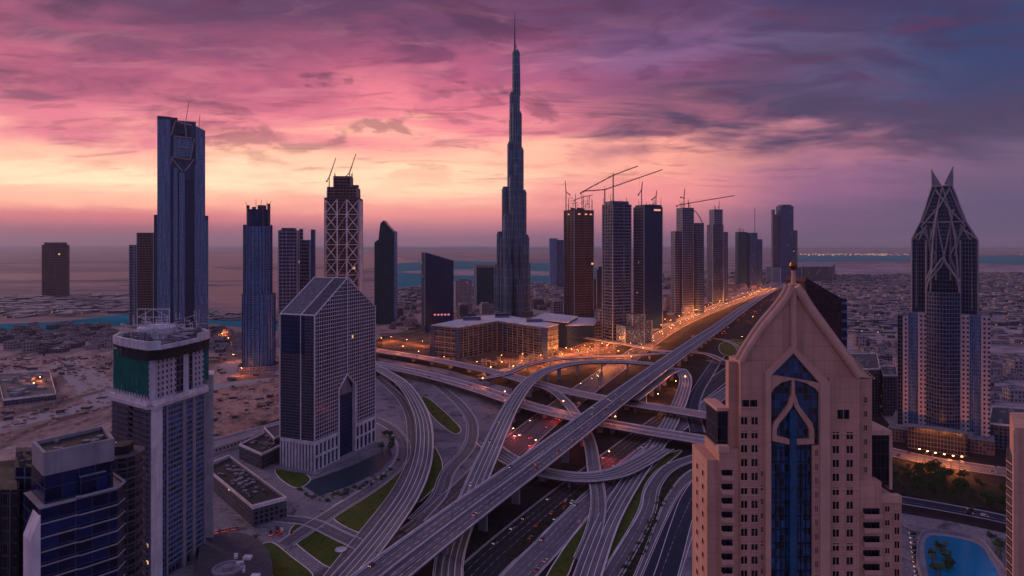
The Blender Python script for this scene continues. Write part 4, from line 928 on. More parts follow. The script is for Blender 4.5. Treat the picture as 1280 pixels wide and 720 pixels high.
b = MB(); cbox(b, 1, .02, .97, .9, 1.25, 112, 136)
b.build('debris_netting', green, ct)
b = MB(); cbox(b, 0, .97, 1.06, -1, 1.2, 112, 137); b.build('debris_netting', green, ct)
cr = [(-247, 396), (-236, 386), (-222, 376), (-210, 369), (-204, 372), (-200, 386), (-197, 404), (-197, 418), (-208, 430), (-234, 436), (-246, 424), (-251, 408)]
b = MB(); b.prism(cr, 138, 139, 0, 0, True); b.prism(grow(cr, -.6), 133, 138, 0, 0, True); b.build('crown_slab', M['dark'], ct)
b = MB(); ci = grow(cr, -1.8); n = len(cr)
for i in range(n):
    j = (i + 1) % n; b.prism([cr[i], cr[j], ci[j], ci[i]], 139, 144 if i not in (4, 5) else 141.5)
b.build('crown_parapet', M['white'], ct)
b = MB(); b.prism(grow(cr, -2), 139, 140.2, 0, 0); b.build('roof_deck', M['roofgrey'], ct)
cc = (-224, 404); rr = random.Random(12)
b = MB(); b.lathe(cc, [(11, 140), (11, 148), (9.5, 149), (0, 149.4)], 18); b.build('water_tank', M['white'], ct)
b = MB()
for _ in range(90):
    x, y = rr.uniform(-240, -203), rr.uniform(386, 424); s_ = rr.uniform(1, 4); b.box(x, x + s_, y, y + s_ * .8, 140.2, 141 + rr.uniform(.5, 6))
b.build('roof_plant', M['roofgrey'], ct)
b = MB()
for _ in range(170):
    x, y, z = rr.uniform(-241, -202), rr.uniform(384, 424), rr.uniform(141, 152); a_ = rr.choice([(rr.uniform(3, 9), 0, 0), (0, rr.uniform(3, 9), 0), (0, 0, rr.uniform(3, 8)), (rr.uniform(-5, 5), rr.uniform(-5, 5), rr.uniform(1, 4))])
    b.bar((x, y, z), (x + a_[0], y + a_[1], z + a_[2]), .16, 4)
for i in range(14):
    a0, a1 = math.pi * (.15 + i * .06), math.pi * (.15 + (i + 1) * .06); b.bar((-226 + 19 * math.cos(a0) * 1.0, 404 - 14 * math.sin(a0), 150.5), (-226 + 19 * math.cos(a1), 404 - 14 * math.sin(a1), 150.5), .25, 4)
for x in (-233, -228, -223, -218, -213):
    b.bar((x, 398, 140), (x, 398, 160), .25, 4)
b.bar((-233, 398, 160), (-213, 398, 160), .3, 4); b.bar((-233, 398, 155), (-213, 398, 155), .25, 4); b.bar((-233, 398, 155), (-223, 398, 160), .2, 4); b.bar((-223, 398, 160), (-213, 398, 155), .2, 4)
b.build('scaffold', M['white'], ct)
rr = random.Random(77); b = MB()
for _ in range(150):
    f = rr.choice((0, 1, 1)); u = rr.random(); z = rr.choice((rr.uniform(101, 112), rr.uniform(132, 140), rr.uniform(8, 104) if f else rr.uniform(100, 110))); p = CP(f, u, 1.6 + rr.random() * 1.2); q = CP(f, min(1, u + rr.uniform(.02, .12)), 2.2) if rr.random() < .5 else p
    b.bar((*p, z), (*q, z + (0 if q != p else rr.uniform(2, 5))), .13, 4)
b.build('facade_scaffold', M['conc'], ct)
sh = thing('lift_shaft', 'plain pale concrete slab wall rising behind the green netted tower on its right', 'wall', (-196, 432, 0))
b = MB(); q = [tuple(P(250, 500, 424))[:2], tuple(P(267, 500, 424))[:2], tuple(P(267, 500, 437))[:2], tuple(P(250, 500, 437))[:2]]; b.prism(q, 0, ZT(470, 424)); b.build('wall', M['white'], sh)
b = MB(); b.prism(grow(q, .5), ZT(470, 424), ZT(468, 424), 0, 0, True); b.build('coping', M['parapet'], sh)

# ================================================================== DARK BLUE GLASS BLOCK, BOTTOM LEFT
YA = 190.0
a = P(54, 566, YA); zr = a.z
def rz(px, py): Y = F * (CAM_H - zr) / (py - HY); return ((px - HX) * Y / F, Y)
pa, pb_, pd, pc = rz(54, 566), rz(143, 548), rz(40, 552), rz(130, 532)
blk = thing('glass_office_block', 'dark blue glass block with a sunken concrete rimmed roof, bottom left foreground', 'building', (*pa, 0))
rim = [pa, pb_, pc, pd]
b = MB(); b.prism(rim, zr - 7.0, zr - 1.2, 0, 0, True)
ri = grow(rim, -1.1)
for i in range(4): j = (i + 1) % 4; b.prism([rim[i], rim[j], ri[j], ri[i]], zr - 1.2, zr)
b.build('roof_rim', M['conc'], blk)
b = MB(); b.prism(ri, zr - 1.3, zr - 1.1); b.build('roof_deck', M['dark'], blk)
clutter(blk, ri, zr - 1.1, 7, 2.2, 1.0, M['roofgrey'], 'roof_plant', 3)
va, vb = Vector(pa), Vector(pb_); e1 = (vb - va); LB = e1.length; e1 /= LB; e2 = Vector((-e1.y, e1.x))
def bp(a_, d): p = va + e1 * a_ + e2 * d; return (p.x, p.y)
bg = facade('deep_blue_bay_glass', (.002, .010, .060), (.03, .04, .085), 4.4, 4.1, .06, .10, .12, tone=.7, blotch=.5, spec=.3, streak=.2)
b = MB(); b.prism([bp(.3, .3), bp(LB - .3, .3), bp(LB - .3, 15), bp(.3, 15)], 60, zr - 7, 0, 0); b.build('upper_glazing', bg, blk)
b = MB(); b.prism([bp(-1.6, -3), bp(LB * .98, -3.6), bp(LB + 3, .5), bp(LB + 3, 16), bp(-1.6, 16)], 0, zr - 15.5, 0, 1); b.build('lower_glazing', [bg, M['roofgrey']], blk)
b = MB(); b.prism([bp(LB * .48, -1.6), bp(LB * .86, -1.6), bp(LB * .86, 4), bp(LB * .48, 4)], zr - 16, zr - 9.5, 0, 1); b.build('glass_bay', [bg, M['roofgrey']], blk)
b = MB()
def ledge(pts, z, w=.5, h=.45):
    for p, q in zip(pts, pts[1:]): b.bar((*p, z), (*q, z), w, 4)
ledge([bp(-1.6, -3.1), bp(LB * .40, -3.3)], zr - 15.2); ledge([bp(LB * .40, -3.3), bp(LB * .46, -4.2), bp(LB * .98, -4.0), bp(LB + 3, .2), bp(LB + 3, 12)], zr - 14.6)
z = zr - 20
while z > 60:
    ledge([bp(-1.6, -3.2), bp(LB * .4, -3.4), bp(LB * .46, -4.1), bp(LB * .98, -3.9), bp(LB + 3.1, .2)], z, .28); z -= 4.1
b.build('ledges', M['conc'], blk)
b = MB(); b.prism([bp(-4.0, -3.5), bp(-1.5, -3.9), bp(-1.5, 4), bp(-4.0, 4)], 0, zr - 19, 0, 0, z1s=[zr - 24, zr - 17, zr - 17, zr - 24]); b.build('side_fin', M['parapet'], blk)
# curved dark neighbour between the block and the construction tower
cvY = 240.0; c_ = P(150, 600, cvY)
cv = thing('curved_balcony_tower', 'dark round ended apartment tower with ring balconies squeezed right of the blue glass block', 'tower', (c_.x, c_.y, 0))
cz_ = ZT(575, cvY - 8); q = place(rrect(1.2, .45, 6), 128, 178, cvY, 10)
b = MB(); b.prism(q, 0, cz_, 0, 1); b.build('wall', [facade('black_balcony_glass', (.012, .014, .026), (.05, .05, .075), 3.2, 4.0, .2, .22, .15, lit=.01), M['dark']], cv)
slabs(cv, q, 70, cz_ + .5, 4.0, .9, .35, M['conc_dark'], 'balcony_slabs')
b = MB(); z = 74
while z < cz_: 
    qq = grow(q, .85)
    for i in range(len(qq)): b.bar((*qq[i], z), (*qq[(i + 1) % len(qq)], z), .07, 4)
    z += 4.0
b.build('railings', M['conc'], cv)
b = MB(); b.prism(grow(q, -3), cz_, cz_ + 3.5, 0, 0); b.build('roof_house', M['dark'], cv)
# black tower at the very edge
eg = thing('edge_tower', 'black grille fronted tower cut by the left edge of the picture', 'tower', tuple(P(8, 700, 210))[:2] + (0,))
q = [tuple(P(-60, 600, 205))[:2], tuple(P(21, 600, 205))[:2], tuple(P(22, 600, 225))[:2], tuple(P(-40, 600, 230))[:2]]
b = MB(); b.prism(q, 0, ZT(612, 205), 0, 1); b.build('wall', [facade('black_grille', (.012, .012, .02), (.05, .045, .07), 1.6, 4.0, .2, .2, .2, lit=.006), M['dark']], eg)
q2 = [tuple(P(18, 600, 214))[:2], tuple(P(40, 600, 214))[:2], tuple(P(40, 600, 235))[:2], tuple(P(20, 600, 235))[:2]]
b = MB(); b.prism(q2, 0, ZT(584, 214), 0, 1); b.build('side_wing', [GLASS['rdark'], M['dark']], eg)
fins(eg, q, 40, ZT(612, 205), 3.2, .6, .4, M['conc_dark'], 'fins'); clutter(eg, q2, ZT(584, 214), 5, 3, 2.5, M['conc_dark'])

# ================================================================== RIGHT HAND TOWER
YR = 640.0
begin_facing(1178.0)
rt = thing('crowned_tower', 'tall tower at right with crossed steel ribs, horned trapezoid crown and flanking window shafts', 'tower', (0, YR, 0))
def rs(name, l, r, pb, pt, d0, d1, mat, roof='dark'): return slab_px(rt, name, l, r, pb, pt, d0, d1, mat, YR, roof)
rs('main_body', 1139, 1221, None, 300, 12, 62, 'rdark')
for l, r, m_, d in ((1120, 1127, 'rdark', 8), (1127, 1134, 'pinkwin', 3), (1134, 1147, 'steelblue', 6), (1147, 1157.5, 'pinkwin', 0), (1200, 1211, 'pinkwin', 0), (1211, 1225, 'steelblue', 6), (1225, 1235.5, 'pinkwin', 3)):
    rs('wing_shaft', l, r, None, {1120: 396, 1127: 398}.get(l, 392), d, 50, m_, 'roofgrey')
b = MB(); n = 10                                                       # bowed central bay under the big arch
qq = [((1157.5 - HX) * YR / F + (42.5 * YR / F) * i / n, YR - 2 - 9 * math.sin(math.pi * i / n)) for i in range(n + 1)]
qq = qq + [(qq[-1][0], YR + 14), (qq[0][0], YR + 14)]; b.prism(qq, 12, ZT(365, YR), 0, 1)
b.build('central_bay', [GLASS['rtower'], M['dark']], rt)
b = MB(); top = [(P(1165, 232, YR + 37).x, YR + 24), (P(1190, 232, YR + 37).x, YR + 24), (P(1190, 232, YR + 37).x, YR + 50), (P(1165, 232, YR + 37).x, YR + 50)]
mid = [(P(1150, 279, YR).x, YR + 16), (P(1207, 279, YR).x, YR + 16), (P(1207, 279, YR).x, YR + 58), (P(1150, 279, YR).x, YR + 58)]
bs = [(P(1139.3, 300, YR).x, YR + 12.3), (P(1220.7, 300, YR).x, YR + 12.3), (P(1220.7, 300, YR).x, YR + 61.7), (P(1139.3, 300, YR).x, YR + 61.7)]
b.prism(bs, ZT(300, YR + 12), ZT(277, YR + 16), 0, None, top=mid); b.prism(mid, ZT(277, YR + 16), ZT(233, YR + 24), 0, 1, top=top)
b.build('crown', [GLASS['rdark'], M['dark']], rt)
b = MB()
def rp(x, y, d): return P(x, y, YR + d)
for seq in (((1139, 300, 11), (1150, 278, 15), (1165, 233, 23)), ((1221, 300, 11), (1207, 278, 15), (1190, 233, 23)), ((1150, 278, 15), (1207, 278, 15)), ((1165, 233, 23), (1190, 233, 23)),
            ((1186, 238, 21), (1172, 262, 16), (1166, 300, 9), (1163, 365, 2)), ((1170, 238, 21), (1187, 262, 16), (1194, 300, 9), (1199, 365, 2)),
            ((1168, 262, 17), (1182, 330, 5), (1199, 352, 0)), ((1192, 262, 17), (1178, 330, 5), (1161, 352, 0)), ((1152, 282, 14), (1176, 256, 18)), ((1205, 282, 14), (1181, 256, 18)),
            ((1157, 366, -1), (1162, 345, 2), (1178, 322, 6), (1195, 345, 2), (1200, 366, -1)), ((1178, 234, 22), (1163, 300, 10)), ((1178, 234, 22), (1196, 300, 10)),
            ((1139, 300, 11), (1139, 392, 11)), ((1221, 300, 11), (1221, 392, 11)), ((1157.5, 300, 10), (1157.5, 395, 6)), ((1200, 300, 10), (1200, 395, 6)), ((1148, 300, 11), (1158, 281, 14)), ((1212, 300, 11), (1200, 281, 14)), ((1163, 285, 14), (1163, 335, 9)), ((1145, 290, 13), (1145, 385, 12)), ((1214, 290, 13), (1214, 385, 12)), ((1139, 300, 11), (1157, 285, 14), (1164, 320, 9)), ((1221, 300, 11), (1201, 285, 14), (1193, 320, 9)), ((1170, 234, 23), (1152, 278, 15)), ((1186, 234, 23), (1205, 278, 15)), ((1151, 282, 14), (1170, 320, 8), (1157, 352, 4)), ((1206, 282, 14), (1187, 320, 8), (1200, 352, 4)), ((1150, 278, 15), (1139, 300, 11)), ((1170, 281, 14), (1170, 350, 6)), ((1188, 281, 14), (1188, 350, 6))):
    b.path([rp(*p) for p in seq], .95, 4)
b.build('steel_ribs', M['conc'], rt)
for pts, nm in ((((1164.5, 212), (1177.5, 233), (1165.5, 234)), 'horn'), (((1190.5, 210), (1180, 231), (1190.5, 233)), 'horn')):
    b = MB(); f0 = [P(x, y, YR + 36) for x, y in pts]; f1 = [Vector((p.x, p.y + 2, p.z)) for p in f0]
    b.face(f0[::-1]); b.face(f1)
    for i in range(3): j = (i + 1) % 3; b.face([f0[i], f0[j], f1[j], f1[i]])
    b.bar(P(*pts[0], YR + 36), P(*pts[2], YR + 36), .9, 4); b.build(nm, M['conc'], rt)
q = [((1108 - HX) * YR / F, YR - 14), ((1240 - HX) * YR / F, YR - 14), ((1244 - HX) * YR / F, YR + 70), ((1112 - HX) * YR / F, YR + 70)]
b = MB(); b.prism(q, 0, 13, 0, 1); b.build('podium', [GLASS['lowd'], M['roofgrey']], rt)
clutter(rt, q, 13, 26, 9, 4, M['conc'], 'roof_plant', 8)
b = MB(); b.prism([(q[0][0] + 22, YR - 30), (q[1][0] - 26, YR - 30), (q[1][0] - 26, YR - 14.5), (q[0][0] + 22, YR - 14.5)], 0, 21, 0, 1); b.build('entrance_hall', [GLASS['rdark'], M['roofgrey']], rt)

end_facing(rt, 1178.0, YR)
# dark curved tower half hidden by the pink one
YD = 520.0
dt = thing('sail_tower', 'black red tower with a sloping sail shaped top peeping out behind the pink tower', 'tower', ((1030 - HX) * YD / F, YD, 0))
prof = [(1052, 470), (1052, 373), (1040, 366), (1026, 358), (1013, 350), (1008, 347), (1006, 352), (1007, 362), (1011, 376), (1018, 388), (1024, 470)]
fr = [P(x, y, YD) for x, y in prof]; fr[0].z = 0; fr[-1].z = 0; bk = [Vector((v_.x, v_.y + 36, v_.z)) for v_ in fr]; b = MB()
b.face([tuple(v_) for v_ in fr[::-1]], [(v_.x, v_.z) for v_ in fr[::-1]]); b.face([tuple(v_) for v_ in bk], [(v_.x, v_.z) for v_ in bk])
for i in range(len(fr) - 1): b.face([fr[i], fr[i + 1], bk[i + 1], bk[i]], [(0, fr[i].z), (0, fr[i + 1].z), (36, fr[i + 1].z), (36, fr[i].z)])
b.build('wall', facade('maroon_glass', (.030, .010, .016), (.045, .016, .024), 3, 4, .1, .12, .2, tone=.3), dt)
slab_px(dt, 'side_wing', 1051, 1059, None, 374, 4, 34, 'dark', YD)

# ================================================================== PINK TOWER, RIGHT FOREGROUND
YP = 150.0
pm = plain('pink_render', (.56, .30, .22), .8, var=.14, scale=.10, spec=.2)
def joints(m_):
    T = NT(m_.node_tree); b = [n for n in T.n if n.type == 'BSDF_PRINCIPLED'][0]; src = b.inputs['Base Color'].links[0].from_socket
    x, y, z = T.sep(T.node('ShaderNodeTexCoord').outputs['Object'])
    g = T.m('MAXIMUM', T.m('LESS_THAN', T.m('FRACT', T.m('DIVIDE', z, 3.26)), .03), T.m('LESS_THAN', T.m('FRACT', T.m('DIVIDE', x, 2.45)), .03))
    st = T.m('MULTIPLY', T.mr(T.noise(T.mapping(T.comb(x, y, z), (1.3, 1.3, .05)), 1.0, 5, .7), .55, .75), .45)
    c = T.mix(T.m('MULTIPLY', g, .45), src, (.12, .06, .05, 1)); T.put(b.inputs['Base Color'], T.mix(st, c, (.22, .12, .09, 1)))
joints(pm)
pm2 = plain('pink_render_trim', (.61, .35, .26), .8, var=.10, scale=.2, spec=.2)
pgl = facade('arch_blue_glass', (.004, .042, .115), (.010, .040, .075), 1.1, 1.65, .09, .08, .05, tone=.95, blotch=.5, spec=.9, lit=.002)
wgl = facade('window_dark_glass', (.008, .009, .018), (.08, .05, .045), .95, 3.4, .08, .04, .12, tone=.6)
pt = thing('gabled_residential_tower', 'big pink rendered tower with a curved pointed roof, brass finial and tall blue glazed arch', 'tower', ((991.7 - HX) * YP / F, YP, 0))
def pX(px, Y=YP): return (px - HX) * Y / F
def pZ(py, Y=YP): return CAM_H + (HY - py) * Y / F
def pbox(name, l, r, top, d0, d1, mat=None, bot=None, roofm=None):
    Y = YP + d0; b = MB(); b.prism([(pX(l, Y), Y), (pX(r, Y), Y), (pX(r, Y), YP + d1), (pX(l, Y), YP + d1)], 0 if bot is None else pZ(bot, Y), pZ(top, Y), 0, 0, True)
    return b.build(name, mat or pm, pt)
pbox('main_wall', 925.5, 959.5, 452, 0, 8); pbox('rear_wall', 945, 1072, 470, 8.01, 22); pbox('main_wall', 1036.5, 1074, 472, 0, 22)
pbox('main_wall', 959.6, 1036.4, 480, 1.2, 22)
pbox('side_pilaster', 911, 925.4, 452, 2.2, 4.5); pbox('side_pilaster', 1074.1, 1090, 474, 2.2, 24)
pbox('lower_wing', 899, 925.4, 562, .6, 12); pbox('lower_wing', 881 + 3, 899, 575, 1.4, 14)
pbox('lower_wing', 1074.2, 1102, 602, .7, 26); pbox('lower_wing', 1102, 1127, 625, 1.6, 28)
pbox('wing_parapet', 898, 912, 558, .3, 2.0, pm2, 566); pbox('wing_parapet', 1090, 1127.5, 620, 1.2, 3, pm2, 629)
pbox('glazed_bay', 897, 910, 512, 3.0, 12, wgl, 560); pbox('bay_roof', 896, 910.5, 510, 2.7, 12.5, pm2, 514)
pbox('glazed_bay', 1091, 1113, 543, 4.0, 20, wgl, 606); pbox('bay_roof', 1090, 1115, 538, 3.6, 20.5, pm2, 544); pbox('bay_corner', 1112, 1115.5, 543, 3.7, 20, pm2, 612)
# concave pyramid roof: profile runs from eave to finial
apx, apy, apz = pX(991.7, YP + 5.5), YP + 5.5, pZ(357, YP + 5.5)
def roof(name, xl, xr, y0, y1, zl, zr_, mat, k=9, pw=.34, ap=None, over=0.0):
    ax, ay, az_ = ap or (apx, apy, apz); b = MB(); rings = []
    for i in range(k + 1):
        s_ = i / k; f_ = (1 - s_); g_ = f_ * (1 - .30 * math.sin(math.pi * s_) ** 1.0 * pw)     # pinched towards the top
        g_ = max(g_, .035)
        ring = []
        for (x, y, z) in ((xl, y0, zl), (xr, y0, zr_), (xr, y1, zr_), (xl, y1, zl)): ring.append((ax + (x - ax) * g_, ay + (y - ay) * g_, z + (az_ - z) * s_))
        rings.append(ring)
    for r0, r1 in zip(rings, rings[1:]):
        for j in range(4): b.face([r0[j], r0[(j + 1) % 4], r1[(j + 1) % 4], r1[j]])
    b.face(rings[0][::-1]); b.face(rings[-1]); return b.build(name, mat, pt), rings
rf, rings = roof('roof', pX(927, YP + 1.6), pX(1073, YP + 1.6), YP + 1.6, YP + 11, pZ(452, YP + 1.6), pZ(471, YP + 1.6), pm, ) if 0 else roof('roof', pX(934, YP + 1.6), pX(1072, YP + 1.6), YP + 1.6, YP + 4, pZ(452, YP + 1.6), pZ(471, YP + 1.6), pm)
EL = [(925.5, 452), (935, 435), (946, 418), (957, 403), (966, 393), (974, 383.5), (981, 374), (986, 366), (989, 359)]
ER = [(1074, 471), (1059, 449), (1043, 428), (1031, 411.5), (1021, 398), (1011, 384), (1003.5, 372), (998, 364), (994.5, 359)]
def gp(x, y, d): Y = YP + d; return (pX(x, Y), Y, pZ(y, Y))
b = MB(); CN = [462, 435, 420, 405, 394, 384, 374, 366, 359]; KD = .36
for k in range(8):
    for (e0, e1) in ((EL[k], EL[k + 1]), (ER[k], ER[k + 1])):
        q = [gp(*e0, .5), gp(991.7, CN[k], KD), gp(991.7, CN[k + 1], KD), gp(*e1, .5)]
        if e0 is ER[k]: q.reverse()
        b.face(q)
        w_ = [gp(*e0, .5), gp(*e1, .5), gp(*e1, 3), gp(*e0, 3)]; b.face(w_)
b.face([gp(925.5, 470, .5), gp(991.7, 480, KD), gp(991.7, 462, KD), gp(925.5, 452, .5)]); b.face([gp(991.7, 480, KD), gp(1074, 488, .5), gp(1074, 471, .5), gp(991.7, 462, KD)])
b.build('gable_wall', pm, pt)
rf2, rings2 = roof('rear_roof', pX(938, YP + 2.5), pX(1090, YP + 3), YP + 2.5, YP + 10, pZ(453, YP + 2.5), pZ(473, YP + 3), pm2, pw=.30, ap=(apx + .35, apy + 1.5, apz - .4))
for j in (0, 1):
    b = MB(); pts = [Vector(gp(x, y, .1)) for x, y in (EL if j == 0 else ER)]
    b.path(pts, .85, 8); b.path([p + Vector((-.9 if j == 0 else .9, .5, .5)) for p in pts], .5, 6); b.build('roof_moulding', pm2, pt)
b = MB()
for r0, r1 in zip(rings2[:-1], rings2[1:-1]):
    p, q = Vector(r0[1]), Vector(r1[1]); n = 5
    for i in range(n): c = p.lerp(q, i / n) + Vector((.1, -.2, .15)); b.lathe((c.x, c.y), [(0, c.z - .28), (.3, c.z), (0, c.z + .34)], 6)
b.build('bead_moulding', pm2, pt)
b = MB(); mids = [((Vector(r[0]) + Vector(r[1])) / 2 + Vector((0, -.15, 0))) for r in rings]
tgt = [(991.9, 434), (991.8, 420), (991.7, 404), (991.6, 390), (991.5, 376), (991.6, 362)]
pts = []
for x, y in tgt:
    z = pZ(y, YP + 2); s_ = min(1, max(0, (z - pZ(462)) / (apz - pZ(462)))); g_ = (1 - s_) * (1 - .30 * math.sin(math.pi * s_) * .72)
    Yv = YP + KD - .1; pts.append(Vector((pX(x, Yv), Yv, pZ(y, Yv))))
b.path(pts, .7, 6); b.build('roof_rib', pm2, pt)
b = MB()
for p, q in zip(pts, pts[1:]):
    for i in range(5):
        c = p.lerp(q, i / 5)
        for sx in (-1, 1): b.lathe((c.x + sx * .72, c.y - .25), [(0, c.z - .2), (.2, c.z), (0, c.z + .22)], 5)
b.build('rib_beads', pm2, pt)
b = MB(); 
b.lathe((apx, apy), [(1.5, apz - 1.8), (1.5, apz - 1.0), (1.05, apz - .9), (1.05, apz - .1), (1.3, apz), (1.3, apz + .45), (.6, apz + .6), (.42, apz + 2.6), (.5, apz + 4.2)], 14); b.build('finial_base', pm2, pt)
b = MB(); zt_ = pZ(334, apy); b.lathe((apx, apy), [(0.35, zt_ - 1.5), (.4, zt_ - .9), (.75, zt_ - .35), (.95, zt_ + .35), (.75, zt_ + 1.1), (.35, zt_ + 1.45), (0, zt_ + 1.6)], 14); b.bar((apx, apy, zt_ + 1.5), (apx, apy, zt_ + 2.6), .08, 5)
b.build('finial', plain('aged_brass', (.20, .085, .04), .35, .9, .2, 1.0), pt, smooth=True)
# arch dormer
def outline_prism(name, pts, d0, d1, mat, hole=None):
    """an upright plate from a pixel outline at the front plane"""
    Y = YP + d0; f0 = [(pX(x, Y), Y, pZ(y, Y)) for x, y in pts]; f1 = [(x, YP + d1, z) for x, y, z in f0]; b = MB()
    ar = sum(f0[i][0] * f0[(i + 1) % len(f0)][2] - f0[(i + 1) % len(f0)][0] * f0[i][2] for i in range(len(f0)))
    if ar < 0: f0.reverse(); f1.reverse()
    b.face(f0, [(p[0], p[2]) for p in f0]); b.face(f1[::-1], [(p[0], p[2]) for p in f1[::-1]])
    for i in range(len(f0)): j = (i + 1) % len(f0); b.face([f0[j], f0[i], f1[i], f1[j]], [(f0[j][1], f0[j][2]), (f0[i][1], f0[i][2]), (f1[i][1], f1[i][2]), (f1[j][1], f1[j][2])])
    return b.build(name, mat, pt)
BOT = 1100
# frame pieces of the pointed arch (butted, so the glass lies deep behind them)
outline_prism('arch_frame', [(957.5, 1100), (957.5, 467), (964, 469.5), (964, 1100)], -1.0, 4, pm2)
outline_prism('arch_frame', [(957.5, 467), (992, 433), (992, 441.5), (964, 469.5)], -1.0, 4, pm2)
outline_prism('arch_frame', [(992, 433), (1037.5, 478), (1025.5, 479.5), (992, 441.5)], -1.0, 4, pm2)
outline_prism('arch_frame', [(1037.5, 478), (1037.5, 1100), (1025.5, 1100), (1025.5, 479.5)], -1.0, 1.25, pm2)
outline_prism('upper_glass', [(964, 469.5), (992, 441.5), (1025.5, 479.5), (1025.5, 484), (964, 473)], 1.1, 1.2, pgl) if False else None
outline_prism('arch_glass', [(964, 1100), (964, 469.6), (992, 441.7), (1025.4, 479.6), (1025.4, 1100)], .05, .30, pgl)
outline_prism('arch_band', [(964.2, 468.5), (1025.3, 478.5), (1025.3, 493), (1020, 486), (1008, 479), (992, 474.5), (977, 478), (968, 485), (964.2, 491)], -.75, .04, pm)
# the ogee ornament: two curved legs that meet above the twin lights
ogL = [(990.5, 474), (990, 492), (986, 506), (977, 518), (968, 528), (966, 534), (966, 551), (990, 556), (990, 551), (984, 550), (984, 530), (981, 529), (973, 531), (973, 547), (970, 547), (970, 534), (974, 526), (983, 516), (989, 508), (993, 498), (993.5, 474)]
def mirror(pts, cx=991.8): return [(2 * cx - x, y) for x, y in pts]
outline_prism('ogee_ornament', [(990.3, 474), (989.6, 493), (985, 507), (976, 519), (967.5, 529), (965.6, 536), (971, 536), (975, 528), (983, 519), (990, 509), (991.8, 503), (991.8, 474)], -.80, .04, pm)
outline_prism('ogee_ornament', [(993.3, 474), (994.2, 493), (999, 507), (1008, 519), (1015.5, 529), (1018, 538), (1012, 538), (1008, 530), (1000, 519), (993.6, 509), (991.8, 503), (991.8, 474)], -.80, .04, pm)
outline_prism('ogee_ornament', [(965.6, 536), (971, 536), (971, 545), (987, 549), (987, 556), (965.6, 551)], -.80, .04, pm)
outline_prism('ogee_ornament', [(1018, 538), (1012, 538), (1012, 549), (996, 549), (996, 556), (1018, 555)], -.80, .04, pm)
None and outline_prism('ogee_ornament', [(976, 532), (982, 524), (987, 519), (987, 526), (984, 529), (983, 549), (987, 549), (987, 549.5), (976, 547)], -.6, .04, pm)
None and outline_prism('ogee_ornament', [(996, 519), (1002, 525), (1007, 532), (1007, 549), (996, 549), (1000, 545), (1000, 530)], -.6, .04, pm)
outline_prism('ornament_post', [(988, 1100), (988, 514), (990, 512), (994, 512), (996, 514), (996, 1100)], -1.05, .04, plain('blue_mullion', (.02, .09, .19), .3, .2, .2, .3))
b = MB()
for y in range(560, 760, 17): b.box(pX(964, YP), pX(1025, YP), YP - .18, YP + .04, pZ(y) - .12, pZ(y) + .12)
for x in (970, 976, 982, 1001, 1007, 1013, 1019): b.box(pX(x) - .06, pX(x) + .06, YP - .16, YP + .03, 60, pZ(557))
b.build('mullions', plain('dark_mullion', (.008, .02, .035), .35, .2, .1), pt)
outline_prism('bay_side', [(1015.5, 1100), (1015.5, 557), (1025.4, 557), (1025.4, 1100)], -.75, .04, pm)
# windows, balconies
NW = [0]
def window(px, py, w=9.0, h=10.4, d=0.0, sill=True):
    if py > 760: return
    NW[0] += 1
    Y = YP + d; x0, x1, z0, z1 = pX(px - w / 2, Y), pX(px + w / 2, Y), pZ(py + h / 2, Y), pZ(py - h / 2, Y); b = MB(); t_ = .09
    for (a0, a1, c0, c1_) in ((x0, x0 + t_, z0, z1), (x1 - t_, x1, z0, z1), (x0 + t_, x1 - t_, z0, z0 + t_), (x0 + t_, x1 - t_, z1 - t_, z1), ((x0 + x1) / 2 - .05, (x0 + x1) / 2 + .05, z0 + t_, z1 - t_)): b.box(a0, a1, Y - .10, Y - .004, c0, c1_)
    if sill: b.box(x0 - .15, x1 + .15, Y - .28, Y - .004, z0 - .16, z0 - .006)
    f_ = b.build('window', pm2, pt)
    b = MB(); b.face([(x0 + .1, Y - .02, z0 + .1), (x1 - .1, Y - .02, z0 + .1), (x1 - .1, Y - .02, z1 - .1), (x0 + .1, Y - .02, z1 - .1)], [(x0, 3.5 * px), (x1, 3.5 * px), (x1, 3.5 * px + 1.7), (x0, 3.5 * px + 1.7)]); g_ = b.build('pane', wgl, pt); g_.parent = f_
    return f_
dy_ = 17.4
for k in range(13):
    y = 526 + k * dy_
    for x in (930, 943): window(x, y)
    if y > 545 - 5:
        for x in (1044.5, 1062): window(x, y + 19 if False else y + 1)
for x in (1045, 1052, 1059): pass
window(1054, 518, 16, 13, -0.0); window(937, 504, 20, 10, 0.0)
for k in range(9): window(1109, 636 + k * dy_, 6.5, 8, 1.6); window(1121, 646 + k * dy_, 7, 10, 1.6)
for k in range(12): window(1020.5, 566 + k * dy_, 4.0, 9, -.75, False)
for k in range(9): window(952.5, 592 + k * dy_, 4.0, 8)
for k in range(14): window(1082, 500 + k * dy_, 4.5, 8, 2.2) if 500 + k * dy_ < 600 else None
b = MB()
for y in (540, 609, 679): b.box(pX(925.3), pX(957.3), YP - .22, YP - .003, pZ(y) - .12, pZ(y) + .12); b.box(pX(1037.7), pX(1074.2), YP - .22, YP - .003, pZ(y + 2) - .12, pZ(y + 2) + .12)
b.build('string_course', pm2, pt)
